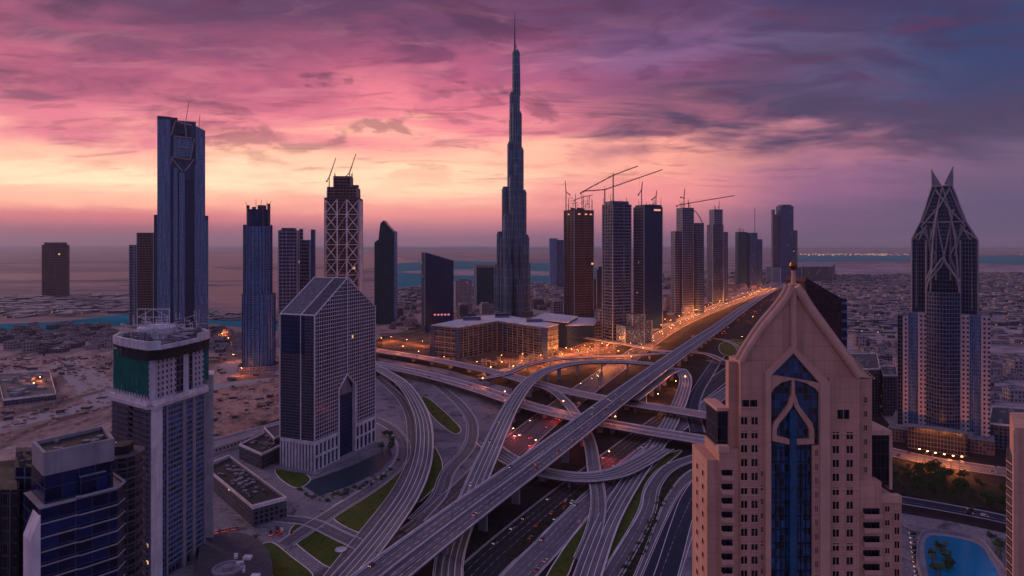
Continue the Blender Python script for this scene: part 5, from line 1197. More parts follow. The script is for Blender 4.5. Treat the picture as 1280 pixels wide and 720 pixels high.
def balcony(l, r, py, d, h=9.5):
    if py > 750: return
    Y = YP + d; b = MB(); x0, x1 = pX(l, Y), pX(r, Y); z = pZ(py + h / 2, Y)
    b.box(x0, x1, Y - 1.1, Y - .004, z - .35, z); b.box(x0, x1, Y - 1.1, Y - .95, z, z + .75); b.box(x0, x0 + .15, Y - .95, Y - .004, z, z + .75); b.box(x1 - .15, x1, Y - .95, Y - .004, z, z + .75)
    o = b.build('balcony', pm2, pt)
    b = MB(); zt2 = pZ(py - h / 2, Y); b.face([(x0 + .1, Y - .03, z), (x1 - .1, Y - .03, z), (x1 - .1, Y - .03, zt2), (x0 + .1, Y - .03, zt2)], [(x0, 0.5), (x1, .5), (x1, 2.5), (x0, 2.5)]); g_ = b.build('glass_door', wgl, pt); g_.parent = o
for k in range(9): balcony(901, 916, 592 + k * dy_, .6)
for k in range(9): balcony(1078, 1100, 640 + k * dy_, .7)
# the wing's side wall with small windows
Yw = YP + 1.4; xs_ = pX(884, Yw)
for k in range(9):
    z = pZ(597 + k * dy_, Yw)
    for dd_ in (3.2, 8.0):
        b = MB(); b.box(xs_ - .12, xs_ - .004, Yw + dd_ - .8, Yw + dd_ + .8, z - .8, z + .8); f_ = b.build('window', pm2, pt)
        b = MB(); b.face([(xs_ - .13, Yw + dd_ + .62, z - .62), (xs_ - .13, Yw + dd_ - .62, z - .62), (xs_ - .13, Yw + dd_ - .62, z + .62), (xs_ - .13, Yw + dd_ + .62, z + .62)], [(0, 1), (.8, 1), (.8, 2.2), (0, 2.2)]); g_ = b.build('pane', wgl, pt); g_.parent = f_
print('pink windows', NW[0])

# right edge building
YE = 255.0
ed = thing('balcony_tower', 'pink edged residential block with open stair balconies at the right border', 'building', tuple(P(1275, 700, YE))[:2] + (0,))
q = [tuple(P(1268, 600, YE))[:2], tuple(P(1330, 600, YE))[:2], tuple(P(1330, 600, YE + 24))[:2], tuple(P(1262, 600, YE + 24))[:2]]
b = MB(); b.prism(q, 0, ZT(535, YE), 0, 0); b.build('wall', pm, ed)
q = [tuple(P(1258, 600, YE + 9))[:2], tuple(P(1269, 600, YE + 1))[:2], tuple(P(1269, 600, YE + 22))[:2], tuple(P(1259, 600, YE + 24))[:2]]
b = MB(); b.prism(q, 0, ZT(572, YE + 9), 0, 0); b.build('balcony_core', facade('side_balcony_glass', (.02, .02, .03), (.12, .09, .10), 3.2, 3.4, .2, .3, .2), ed)
slabs(ed, q, 60, ZT(572, YE + 9), 3.4, .7, .45, pm2, 'balcony_slabs')
b = MB(); b.box(*[P(1267, 600, YE - .5).x, P(1273, 600, YE - .5).x], YE - .5, YE + .2, 0, ZT(537, YE)); b.build('corner_pilaster', pm2, ed)
# ================================================================== LOW BUILDINGS NEAR THE ROAD LOOPS
lo1, q1, z1_ = block('flat_roofed_hall', 'large low dark hall with sunken roof full of cooling plant, left of the lawns', 'building', [(316, 659), (358, 647), (286, 590), (255, 604)], 636, 'lowd', 'dark', ph=2.2)
clutter(lo1, grow(q1, -9), z1_, 46, 4, 2.0, M['roofgrey'], 'roof_plant', 21)
b = MB(); rim = grow(q1, -5)
for i in range(len(q1)): j = (i + 1) % len(q1); b.prism([q1[i], q1[j], rim[j], rim[i]], z1_, z1_ + 1.3)
b.build('roof_border', M['roofgrey'], lo1)
lo2, q2_, z2_ = block('flat_roofed_hall', 'smaller dark hall with scattered roof plant behind the large hall', 'building', [(327, 587), (362, 570), (338, 555), (299, 574)], 569, 'lowd', 'dark', ph=1.6)
clutter(lo2, grow(q2_, -5), z2_, 24, 4, 1.8, M['roofgrey'], 'roof_plant', 22)
block('flat_roofed_hall', 'small plain dark hall wedged against the gabled tower', 'building', [(343, 571), (362, 562), (352, 551), (330, 556)], 549, 'lowd', 'conc_dark')
block('arcade_building', 'long low pale arcade row beside the bare brown construction ground', 'building', [(262, 570), (352, 541), (352, 534), (258, 560)], 562, 'pinkwin', 'roofgrey')
# rounded forecourt building at the bottom
fb = thing('round_forecourt', 'low grey rounded podium with sunken circular well at the bottom left', 'building', tuple(G(290, 704)))
q = [tuple(G(x, y))[:2] for x, y in ((250, 690), (262, 680), (300, 676), (322, 686), (338, 704), (342, 740), (330, 800), (250, 800))][::-1]
q = [tuple(p) for p in smooth_poly([tuple(G(x, y))[:2] + (0,) for x, y in ((250, 690), (268, 680), (300, 677), (322, 686), (338, 706), (340, 740), (330, 800), (250, 800))], 4)]
q = [(p[0], p[1]) for p in q]
if sum(q[i][0] * q[(i + 1) % len(q)][1] - q[(i + 1) % len(q)][0] * q[i][1] for i in range(len(q))) < 0: q.reverse()
b = MB(); b.prism(q, 0, 6, 0, 1); b.build('wall', [M['conc_dark'], M['conc_dark']], fb)
c_ = G(285, 712, 6); b = MB(); b.lathe((c_.x, c_.y), [(9, 6.02), (9, 7.4), (7.6, 7.4), (7.6, 6.1), (3, 6.1), (3, 8.5), (0, 8.8)], 24); b.build('well_ring', M['conc'], fb)
b = MB(); b.lathe((c_.x, c_.y), [(0, 6.05), (7.5, 6.06)], 24); b.v = [(x, y, 6.07) for x, y, z in b.v]; b.build('well', M['dark'], fb)
clutter(fb, grow(q, -12), 6, 10, 5, 2, M['parapet'], 'roof_plant', 5)
dk = thing('lawn_dish', 'pale oval dish set in the middle lawn', 'sculpture', tuple(G(426, 688, .1)))
c_ = G(426, 688, .1); b = MB(); b.lathe((c_.x, c_.y), [(0, .3), (3.2, .35), (3.7, .9), (3.9, .9), (3.6, .15), (3.6, 0)], 20); b.build('bowl', M['white'], dk)
pitb, qp, zp_ = block('site_hall', 'dark roofless concrete foundation with an orange lit corner on the open lots at left', 'building', [(4, 508), (70, 500), (62, 470), (-4, 474)], 501, 'lowd', 'conc_dark', ph=2)
clutter(pitb, grow(qp, -8), zp_, 30, 12, 5, M['conc'], 'concrete_walls', 9)
MID = [([(1104, 520), (1122, 520), (1120, 505), (1100, 505)], 470, 'tall narrow dark block with grid windows touching the pink tower'),
 ([(1062, 520), (1100, 518), (1096, 492), (1062, 492)], 463, 'mid rise grey block with ribbed roof peeping out right of the pink tower'),
 ([(1236, 560), (1290, 566), (1296, 540), (1240, 536)], 530, 'mid rise dark block with window grid at the right border'),
 ([(1128, 545), (1150, 548), (1152, 534), (1128, 532)], 521, 'low gridded annex left of the horned tower podium')]
for k, (bs, tp, lb) in enumerate(MID):
    r_, q_, z_ = block('mid_rise_block', lb, 'building', bs, tp, 'lowd', 'conc_dark'); clutter(r_, q_, z_, 8, 5, 3, M['conc'], 'roof_plant', 30 + k)
far_block = block('far_terminal', 'distant pale domed shed complex beyond the highway end, behind the brass finial', 'building', [(1000, 352), (1040, 352), (1044, 344), (1004, 343)], 333, 'lowd', 'roofgrey')[0]
rr = random.Random(91)
for k, (px, py, w, h, m_) in enumerate(((497, 398, 14, 13, 'lowd'), (514, 408, 16, 9, 'low'), (578, 398, 15, 17, 'lowd'), (606, 392, 13, 12, 'low'), (672, 386, 16, 12, 'lowd'), (696, 392, 15, 15, 'violet'), (722, 402, 14, 12, 'lowd'), (748, 404, 12, 16, 'low'), (818, 398, 13, 18, 'lowd'), (833, 388, 10, 14, 'low'), (872, 378, 12, 12, 'lowd'), (897, 372, 16, 8, 'low'), (914, 364, 12, 9, 'lowd'), (948, 358, 14, 9, 'lowd'), (838, 402, 14, 9, 'lowd'), (858, 394, 12, 8, 'low'))):
    Y = YB(py); root = thing('mid_rise_block', 'small mid rise block in the crowded strip at the foot of the skyline towers', 'building', ((px - HX) * Y / F, Y, 0), 'mid rise blocks below the skyline')
    q = place(rect(rr.uniform(.6, 1)), px - w / 2, px + w / 2, Y, rr.uniform(10, 30)); b = MB(); b.prism(q, 0, ZT(py - h, Y), 0, 1); b.build('wall', [GLASS[m_], M['roofgrey']], root)
    q = grow(q, -4); b = MB(); b.prism(q, ZT(py - h, Y), ZT(py - h - 2, Y), 0, 0); b.build('roof_house', M['conc'], root)
# swimming pool terrace
pool = thing('swimming_pool', 'bright blue curved swimming pool ringed by a pale terrace wall', 'pool', tuple(G(1200, 700)))
pp = smooth_poly([tuple(G(x, y, 3)) for x, y in ((1157, 674), (1185, 671), (1222, 680), (1236, 696), (1250, 730), (1240, 790), (1175, 790), (1160, 720))], 4)
pp = [(p[0], p[1]) for p in pp]
if sum(pp[i][0] * pp[(i + 1) % len(pp)][1] - pp[(i + 1) % len(pp)][0] * pp[i][1] for i in range(len(pp))) < 0: pp.reverse()
b = MB(); b.face([(*p, 3.0) for p in pp]); b.build('water', M['pool'], pool)
b = MB(); po = grow(pp, 4.5); n = len(pp)
for i in range(n):
    j = (i + 1) % n; b.face([(*po[i], 3.3), (*po[j], 3.3), (*pp[j], 3.3), (*pp[i], 3.3)]); b.face([(*po[i], 0), (*po[j], 0), (*po[j], 3.3), (*po[i], 3.3)]); b.face([(*pp[j], 2.6), (*pp[i], 2.6), (*pp[i], 3.3), (*pp[j], 3.3)])
b.build('terrace', M['conc'], pool)
b = MB(); pw_ = grow(pp, 4.6); px_ = grow(pp, 5.2)
for i in range(n): j = (i + 1) % n; b.prism([px_[i], px_[j], pw_[j], pw_[i]], 0, 5.6)
b.build('terrace_wall', M['conc'], pool)

# ================================================================== CRANES
def lattice(b, p, q, w, r, bays):
    p, q = Vector(p), Vector(q); d = (q - p).normalized(); s = d.orthogonal().normalized(); t_ = d.cross(s)
    C_ = [s * w + t_ * w, s * -w + t_ * w, s * -w - t_ * w, s * w - t_ * w]
    for c in C_: b.bar(p + c, q + c * .6, r, 4)
    for i in range(bays):
        a, e = i / bays, (i + 1) / bays
        for k in range(4): b.bar(p.lerp(q, a) + C_[k] * (1 - .4 * a), p.lerp(q, e) + C_[(k + 1) % 4] * (1 - .4 * e), r * .6, 3)
def crane(label, Y, mast, jib, tail, w=1.0, hook=None):
    """mast: (px, y bottom, y top); jib and tail: tip pixels"""
    root = thing('tower_crane', label, 'crane', tuple(P(mast[0], mast[1], Y)), 'tower cranes on the unfinished skyline')
    k = Y / F; top = P(mast[0], mast[2], Y)
    b = MB(); lattice(b, P(mast[0], mast[1], Y), top, .9 * w, .34 * w, 10); b.build('mast', M['steel'], root)
    b = MB(); lattice(b, top, P(jib[0], jib[1], Y + jib[2]), .8 * w, .32 * w, 16); b.build('jib', M['steel'], root)
    if tail:
        b = MB(); lattice(b, top, P(tail[0], tail[1], Y), .8 * w, .32 * w, 5); e = P(tail[0], tail[1], Y); b.box(e.x - 1.8 * w, e.x + 1.8 * w, e.y - 1.5, e.y + 1.5, e.z - 3.2 * w, e.z + .5); b.build('counter_jib', M['steel'], root)
    b = MB(); b.box(top.x - 1.3 * w, top.x + 1.3 * w, top.y - 2.6, top.y - .2, top.z - 2.5, top.z + .2); b.build('cab', M['steel'], root)
    b = MB(); pk = Vector((top.x, top.y, top.z + 7 * w)); b.bar(top, pk, .4 * w, 4); b.bar(pk, top.lerp(P(jib[0], jib[1], Y + jib[2]), .7), .14 * w, 3)
    if tail: b.bar(pk, P(tail[0], tail[1], Y), .14 * w, 3)
    b.build('apex_frame', M['steel'], root)
    if hook:
        b = MB(); h = top.lerp(P(jib[0], jib[1], Y + jib[2]), hook[0]); b.bar(h, (h.x, h.y, h.z - hook[1] * k), .12 * w, 3); b.build('hoist_cable', M['steel'], root)
crane('long crane with jib rising to the upper right, above the navy unfinished tower', Y13, (766.5, 256, 219), (797.5, 207.5, 0), (726, 241), 1.0, (.4, 14))
crane('crane whose jib ends in a small ball tip pointing right, behind the highest jib', Y13 + 35, (756, 256, 237), (828, 212, 10), (729, 239), 1.0, (.6, 10))
crane('short crane on the left edge of the brown unfinished tower', Y11, (707.5, 263, 240), (706.5, 226, 0), (712, 243), .9)
crane('small crane with low flat jib between brown and navy towers', Y11 + 20, (729, 263, 246), (741, 244, 0), (718, 250), .8)
crane('upright crane standing on the deep blue unfinished tower', Y14, (802, 259, 238), (803, 227, 0), (798, 243), .9)
crane('slim crane right of the upright one on the deep blue tower', Y14 + 15, (820, 259, 246), (821, 238, 0), (815, 249), .8)
crane('crane with long nearly level jib above the stepped grey tower', YB(391), (861, 261, 254), (918, 244.5, 0), (846, 257), 1.1)
crane('small steep crane in front of the long level jib', YB(391) + 10, (855, 261, 248), (856, 236, 0), (851, 246), 1.0)
crane('luffing crane on the left shoulder of the braced tower', Y6, (411.5, 236, 222), (420, 197, 0), (408.5, 226), .8)
crane('luffing crane leaning right on the crown of the braced tower', Y6 + 10, (437, 222, 216), (445, 192, 0), (433, 220), .8)

# ================================================================== PLANTING
def crown(b, c, r, h, n, rr, mi=0, lumps=7):
    cs = [(Vector((rr.uniform(-.55, .55) * r, rr.uniform(-.55, .55) * r, rr.uniform(-.35, .4) * h)), rr.uniform(.45, .75)) for _ in range(lumps)]
    for _ in range(n):
        o, s_ = rr.choice(cs); d = Vector((rr.gauss(0, 1), rr.gauss(0, 1), rr.gauss(0, 1))).normalized() * rr.uniform(.5, 1) ** .5
        p = Vector(c) + o + Vector((d.x * r * s_, d.y * r * s_, d.z * h * .5 * s_)); q = Vector((rr.gauss(0, 1), rr.gauss(0, 1), rr.gauss(0, 1))).normalized(); t_ = q.orthogonal().normalized(); u = q.cross(t_); k = rr.uniform(.25, .55) * max(.5, r / 3)
        b.face([p - t_ * k, p + u * k * .6, p + t_ * k, p - u * k * .6], None, mi)
def tree_proto(seed, h, r, n, palm=False):
    rr = random.Random(seed); t_ = MB(); c_ = MB()
    if palm:
        t_.bar((0, 0, 0), (.3, 0, h), .28, 7, r2=.18)
        for i in range(22):
            a = 2 * math.pi * i / 22 + rr.uniform(-.1, .1); L = rr.uniform(.8, 1) * r; up = rr.uniform(.2, .9); prev_ = Vector((.3, 0, h))
            for k in range(4):
                f_ = (k + 1) / 4; p = Vector((.3 + math.cos(a) * L * f_, math.sin(a) * L * f_, h + up * L * (f_ - 1.35 * f_ * f_))); s_ = Vector((-math.sin(a), math.cos(a), 0)) * (.42 * (1.1 - f_) + .12)
                c_.face([prev_ - s_, p - s_ * .8, p, prev_]); c_.face([prev_, p, p + s_ * .8, prev_ + s_]); prev_ = p
    else:
        t_.bar((0, 0, 0), (rr.uniform(-.2, .2), rr.uniform(-.2, .2), h * .45), .26, 6, r2=.18)
        for i in range(4): a = rr.uniform(0, 6.28); t_.bar((0, 0, h * .4), (math.cos(a) * r * .5, math.sin(a) * r * .5, h * .7), .13, 5, r2=.05)
        crown(c_, (0, 0, h * .66), r, h * .62, n, rr)
    return t_.mesh('trunk', M['bark']), c_.mesh('crown', M['leaf'] if seed % 2 else M['leaf2'])
TP = [tree_proto(1, 7, 3.2, 420), tree_proto(2, 6, 2.8, 360), tree_proto(3, 9, 3.8, 520), tree_proto(5, 8.5, 3.4, 0, True)]
SH = []
for s_ in range(3):
    b = MB(); crown(b, (0, 0, .9), 1.6, 2.0, 170, random.Random(40 + s_), 0, 4); b.bar((0, 0, 0), (0, 0, .8), .1, 4, 0); SH.append(b.mesh('shrub', M['leaf'] if s_ else M['leaf2']))
def tree(kind, p, s_, label, group, name='tree', cat='tree'):
    r = thing(name, label, cat, tuple(p), group); r.rotation_euler.z = rnd.uniform(0, 6.28); r.scale = (s_, s_, s_ * rnd.uniform(.85, 1.2))
    for nm, me in zip(('trunk', 'crown'), TP[kind]): o = bpy.data.objects.new(nm, me); SC.collection.objects.link(o); o.parent = r
def inside(pt_, poly):
    x, y = pt_; c = False; n = len(poly)
    for i in range(n):
        (x0, y0), (x1, y1) = poly[i], poly[(i + 1) % n]
        if (y0 > y) != (y1 > y) and x < (x1 - x0) * (y - y0) / (y1 - y0) + x0: c = not c
    return c
def scatter(poly, n, seed):
    rr = random.Random(seed); w = [tuple(G(x, y))[:2] for x, y in poly]; xs, ys = [p[0] for p in w], [p[1] for p in w]; out = []
    while len(out) < n:
        p = (rr.uniform(min(xs), max(xs)), rr.uniform(min(ys), max(ys)))
        if inside(p, w): out.append(p)
    return out
for i, p in enumerate(scatter([(1110, 578), (1150, 584), (1200, 598), (1262, 614), (1262, 640), (1200, 630), (1110, 612)], 62, 5)):
    tree(i % 3, (*p, .1), rnd.uniform(.8, 1.3), 'dark bushy tree in the belt between the two right hand roads', 'trees of the belt right of the pink tower')
for i, p in enumerate(scatter([(476, 540), (490, 542), (496, 560), (484, 572), (474, 562)], 9, 6)):
    tree(i % 3, (*p, .1), rnd.uniform(.7, 1.0), 'rounded tree in the clump by the right foot of the gabled tower', 'trees beside the gabled tower')
for i, p in enumerate(scatter([(1160, 700), (1178, 690), (1190, 716), (1172, 735)], 14, 7) + scatter([(1236, 672), (1256, 676), (1264, 712), (1246, 712)], 7, 8)):
    tree(i % 2 * 3, (*p, 3.3), rnd.uniform(.7, 1.0), 'garden tree on the terrace round the swimming pool', 'trees round the pool')
def shrub(p, s_, label, group):
    o = bpy.data.objects.new('shrub', rnd.choice(SH)); SC.collection.objects.link(o); o.location = p; o.scale = (s_, s_, s_ * rnd.uniform(.7, 1.1)); o.rotation_euler.z = rnd.uniform(0, 6.28); tag(o, label, 'shrub', group)
for p in scatter([(376, 608), (399, 623), (440, 610), (476, 594), (497, 574), (500, 577), (480, 600), (440, 617), (399, 631), (372, 612)], 60, 9): shrub((*p, .12), rnd.uniform(.8, 1.5), 'low shrub in the hedge edging the water terrace', 'shrubs along the water terrace')
for p in scatter([(772, 720), (812, 648), (830, 608), (852, 594), (838, 615), (824, 648), (802, 700), (786, 720)], 90, 10): shrub((*p, .12), rnd.uniform(.7, 1.3), 'dry shrub on the planted strip left of the dark blue road', 'shrubs on the ramp verge')
for p in scatter([(635, 693), (672, 657), (716, 619), (721, 622), (684, 659), (645, 697)], 34, 11): shrub((*p, .3), rnd.uniform(.7, 1.2), 'dark shrub on the narrow median of the wide ground highway', 'shrubs on the highway median')
for p in scatter([(528, 500), (572, 538), (566, 540), (530, 508)], 10, 12): shrub((*p, .12), rnd.uniform(.8, 1.4), 'shrub on the slim lawn right of the curving elevated road', 'shrubs on the slim lawn')

# ================================================================== HOUSES
HM = []
for k in range(8):
    rr = random.Random(70 + k); b = MB(); w, d, h = rr.uniform(12, 22), rr.uniform(10, 18), rr.uniform(5, 11)
    b.box(-w / 2, w / 2, -d / 2, d / 2, 0, h, 0, 1)
    if k % 2: b.box(-w / 2 - 6, -w / 2 - .05, -d / 3, d / 3, 0, h * .6, 0, 1)
    b.box(w * .1, w * .35, -d * .1, d * .25, h + .02, h + 2.6, 0, 1)
    for (x0, x1, y0, y1) in ((-w / 2, w / 2, -d / 2, -d / 2 + .5), (-w / 2, w / 2, d / 2 - .5, d / 2), (-w / 2, -w / 2 + .5, -d / 2 + .5, d / 2 - .5), (w / 2 - .5, w / 2, -d / 2 + .5, d / 2 - .5)): b.box(x0, x1, y0, y1, h + .01, h + 1.0, 1, 1)
    HM.append(b.mesh('house', [GLASS['low' if k % 3 else 'lowd'], M['roofgrey'] if k % 2 else M['conc']]))
def houses(poly, n, seed, label, group, yaw, sc=(.8, 1.3), min_d=22):
    rr = random.Random(seed); got = []
    for p in scatter(poly, n * 4, seed):
        if len(got) >= n: break
        if any(abs(p[0] - q[0]) + abs(p[1] - q[1]) < min_d for q in got): continue
        got.append(p); o = bpy.data.objects.new('house', HM[rr.randrange(8)]); SC.collection.objects.link(o); o.location = (*p, 0); o.rotation_euler.z = R(yaw + rr.choice((0, 90)) + rr.uniform(-4, 4)); s_ = rr.uniform(*sc); o.scale = (s_, s_, s_ * rr.uniform(.7, 1.4)); tag(o, label, 'house', group)
houses([(0, 412), (140, 406), (152, 436), (60, 444), (0, 440)], 90, 1, 'low flat roofed house in the dark quarter below the creek at left', 'houses below the creek', 8, (.8, 1.5))
houses([(262, 410), (302, 414), (302, 440), (264, 444)], 22, 2, 'flat roofed house between the blue glass tower and the rounded tower', 'houses left of the rounded tower', 12)
houses([(480, 384), (526, 380), (526, 414), (480, 412)], 26, 3, 'low house between the blade topped tower and the near black slab', 'houses beside the blade tower', 18)
houses([(568, 388), (614, 384), (614, 396), (596, 396), (572, 404)], 14, 4, 'low building at the foot of the squat teal tower', 'houses left of the supertall tower', 18, (1, 1.7))
houses([(666, 366), (704, 362), (704, 390), (668, 388)], 26, 5, 'low pinkish building between the supertall and the brown unfinished tower', 'houses right of the supertall tower', 20, (1, 2))
houses([(822, 372), (840, 368), (846, 392), (828, 398)], 12, 6, 'low building at the foot of the stepped grey tower', 'houses below the stepped tower', 24, (1, 2))
houses([(1066, 430), (1130, 430), (1240, 440), (1280, 450), (1280, 520), (1240, 515), (1130, 500), (1066, 480)], 90, 7, 'low flat roofed house in the sprawling quarter around the horned tower', 'houses around the horned tower', -8, (.8, 1.4))
# the sprawl behind them, too many to count
b = MB(); rr = random.Random(99)
def sprawl(poly, n, seed, smin, smax, hmax, yaw):
    for p in scatter(poly, n, seed):
        s1, s2, h, a = rr.uniform(smin, smax), rr.uniform(smin, smax) * .7, rr.uniform(3, hmax), R(yaw + rr.choice((0, 90))); ca, sa = math.cos(a), math.sin(a)
        b.prism([(p[0] + x * ca - y * sa, p[1] + x * sa + y * ca) for x, y in ((-s1 / 2, -s2 / 2), (s1 / 2, -s2 / 2), (s1 / 2, s2 / 2), (-s1 / 2, s2 / 2))], 0, h, rr.randrange(2), rr.choice((2, 2, 3)))
sprawl([(1020, 345), (1320, 340), (1320, 432), (1060, 430), (1030, 380)], 2600, 1, 12, 34, 11, -8)
sprawl([(478, 362), (760, 352), (760, 378), (478, 384)], 700, 2, 14, 40, 16, 18)
sprawl([(820, 345), (960, 338), (960, 356), (900, 372), (820, 372)], 420, 3, 14, 44, 22, 24)
sprawl([(0, 372), (180, 368), (180, 390), (0, 398)], 260, 4, 20, 60, 8, 5); sprawl([(262, 392), (350, 396), (350, 404), (262, 400)], 80, 5, 14, 40, 10, 5)
tag(b.build('distant_sprawl', [GLASS['low'], GLASS['lowd'], M['roofgrey'], M['conc']]), kind='stuff')
b = MB(); rr = random.Random(5)                                        # rough ground: spoil heaps and debris on the lots
for p in scatter([(262, 490), (354, 470), (354, 522), (262, 552)], 160, 31) + scatter([(0, 446), (140, 446), (140, 520), (0, 560)], 420, 32) + scatter([(484, 432), (540, 442), (640, 458), (700, 460), (764, 446), (760, 424), (700, 450), (560, 450), (540, 436)], 160, 33):
    s_ = rr.uniform(1.5, 7); h = s_ * rr.uniform(.15, .5); n = 6; q = [(p[0] + s_ * rr.uniform(.6, 1) * math.cos(2 * math.pi * i / n), p[1] + s_ * rr.uniform(.6, 1) * math.sin(2 * math.pi * i / n)) for i in range(n)]
    b.prism(q, 0, h, 0, 0, top=[(p[0] + (x - p[0]) * .4, p[1] + (y - p[1]) * .4) for x, y in q])
tag(b.build('rubble', M['sand']), kind='stuff')
b = MB(); rr = random.Random(8)
for p in scatter([(0, 446), (60, 444), (110, 450), (96, 470), (40, 466), (0, 474)], 40, 35) + scatter([(0, 512), (60, 506), (130, 492), (140, 500), (40, 540), (0, 550)], 14, 36) + scatter([(262, 488), (354, 468), (354, 524), (262, 556)], 22, 37) + scatter([(96, 446), (160, 440), (160, 462), (130, 470)], 24, 38) + scatter([(262, 442), (356, 448), (356, 468), (270, 480)], 22, 39):
    s_, h, a_ = rr.uniform(1.2, 5), rr.uniform(1, 4), rr.uniform(-.2, .6); ca, sa = math.cos(a_), math.sin(a_); w_ = s_ * rr.uniform(.3, .9)
    b.prism([(p[0] + x * ca - y * sa, p[1] + x * sa + y * ca) for x, y in ((-s_, -w_), (s_, -w_), (s_, w_), (-s_, w_))], 0, h, 0, rr.choice((0, 1, 1, 2)))
tag(b.build('site_clutter', [M['conc_dark'], M['sand'], M['roofgrey']]), kind='stuff')

for i, p in enumerate(scatter([(560, 456), (640, 464), (700, 460), (764, 440), (756, 424), (704, 444), (640, 447), (600, 452), (560, 450)], 34, 61)):
    rr = random.Random(200 + i); o = thing('site_scaffold', 'small scaffold frame standing in the orange light of the building site', 'scaffold', (*p, 0), 'scaffold frames on the lit site'); b = MB(); w, d, h = rr.uniform(3, 9), rr.uniform(3, 6), rr.uniform(5, 17); x0, y0 = p
    for x in (x0, x0 + w):
        for y in (y0, y0 + d): b.bar((x, y, 0), (x, y, h), .3, 4)
    z = 3
    while z < h:
        b.box(x0 - .3, x0 + w + .3, y0 - .3, y0 + d + .3, z, z + .35); z += 3.6
    b.build('frame', M['conc'], o)
# ================================================================== STREET LAMPS
def lamp_proto(double):
    p = MB(); p.bar((0, 0, 0), (0, 0, 12), .16, 6, r2=.09); a = MB(); h = MB()
    for s_ in ((-1, 1) if double else (1,)):
        a.bar((0, 0, 11.8), (s_ * 2.4, 0, 12.4), .08, 5); h.box(s_ * 2.4 - .65, s_ * 2.4 + .65, -.25, .25, 12.2, 12.42)
    return p.mesh('pole', M['steel']), a.mesh('arm', M['steel']), h.mesh('lamp_head', M['lampglow'])
LPR = [lamp_proto(False), lamp_proto(True)]; LPR[1][2].materials[0] = M['steel']; NL = [0]
def lamp(p, head, label, group, power=0, double=False, colr=(1.0, .27, .045)):
    r = thing('street_lamp', label, 'street lamp', tuple(p), group); r.rotation_euler.z = head
    for nm, me in zip(('pole', 'arm', 'lamp_head'), LPR[double]): o = bpy.data.objects.new(nm, me); SC.collection.objects.link(o); o.parent = r
    if power:
        l = bpy.data.lights.new('lamp_light', 'POINT'); l.energy = power; l.color = colr; l.shadow_soft_size = .6; lo = bpy.data.objects.new('lamp_light', l); SC.collection.objects.link(lo); lo.parent = r; lo.location = (0 if double else 2.4, 0, 11.4); NL[0] += 1
def lamps(key, d0, d1, step, off, label, group, power, both=True, double=False):
    r = ROADS[key]; d = d0; k = 0
    while d < min(d1, r.s[-1]):
        s_ = (1 if k % 2 else -1) if both else 1
        q, t_ = r.at(d, off * s_); lamp((q.x, q.y, q.z + .05), math.atan2(t_.y, t_.x) + (math.pi / 2 if s_ > 0 else -math.pi / 2), label, group, power * rnd.uniform(.7, 1.3), double); d += step; k += 1
GA = ROADS['GA']
lamps('GA', 760, 2950, 50, 19.5, 'tall lamp glowing orange beside the crowded far highway', 'orange lamps along the far highway', 52000)
lamps('GS', 60, 1500, 90, 8.5, 'lamp along the service road at the foot of the unfinished towers', 'lamps of the service road', 24000)
lamps('MAIN', 60, 1500, 75, 0.001, 'unlit twin armed lamp on the median of the wide diagonal flyover', 'median lamps of the diagonal flyover', 0, False, True)
lamps('V1', 20, 330, 60, 12.4, 'lamp on the parapet of the pale upper viaduct', 'lamps on the upper viaduct', 15000)
lamps('V2', 340, 620, 80, 12.6, 'lamp on the parapet of the lower viaduct', 'lamps on the lower viaduct', 5000)
for px, py, pw in ((556, 453, 6), (596, 459, 6), (626, 451, 9), (650, 458, 7), (668, 462, 9), (704, 449, 34), (716, 443, 40), (690, 459, 20), (730, 438, 38), (744, 430, 24), (735, 447, 24), (760, 436, 20), (612, 466, 8), (640, 465, 8), (528, 432, 7), (508, 430, 9), (490, 426, 9), (478, 428, 9), (768, 426, 14), (655, 449, 7)):
    lamp(G(px, py, 0) + Vector((0, 0, -3)), rnd.uniform(0, 6), 'work lamp glowing orange over the building site below the V shaped block', 'work lamps of the lit site', pw * 3000)
for px, py, z, pw in ((838, 476, 13, 20000), (850, 470, 13, 26000), (815, 492, 13, 14000)): lamp(G(px, py, 0) if 0 else (G(px, py, z).x + 9, G(px, py, z).y, 0), 2, 'lamp lighting the orange crest of the looping ramp', 'lamps of the looping ramp', pw)
for px, py in ((1146, 578), (1156, 581), (1166, 583), (1177, 585), (1188, 587), (1199, 588)): lamp(G(px, py), 0, 'bright orange lamp on the road below the horned tower', 'orange lamps below the horned tower', 11000)
for px, py in ((926, 428), (906, 410), (960, 392), (975, 378), (940, 402)): lamp(G(px, py), 0, 'warm lamp in the parking strip right of the far highway', 'lamps of the parking strip', 6000)
for px, py in ((48, 482), (40, 490)): lamp(G(px, py), 0, 'lone orange lamp on the dark foundation at far left', 'lamps of the left foundation', 9000)
for i, (px, py) in enumerate(((290, 452), (284, 430), (352, 452), (300, 470), (276, 424))): lamp(G(px, py), 0, 'orange lamp among the lots round the rounded tower', 'lamps round the rounded tower', 9000)
for px, py in ((640, 545), (668, 560), (700, 560), (690, 528), (760, 575)): lamp(G(px, py) + Vector((0, 0, -5)), 1, 'added reddish lamp imitating taillight glow beneath the viaducts', 'added taillight glow lamps below the viaducts', 5200, False, (1.0, .10, .10))  # added lamps, stand in for the red glow of passing taillights
print('lamps with light', NL[0])

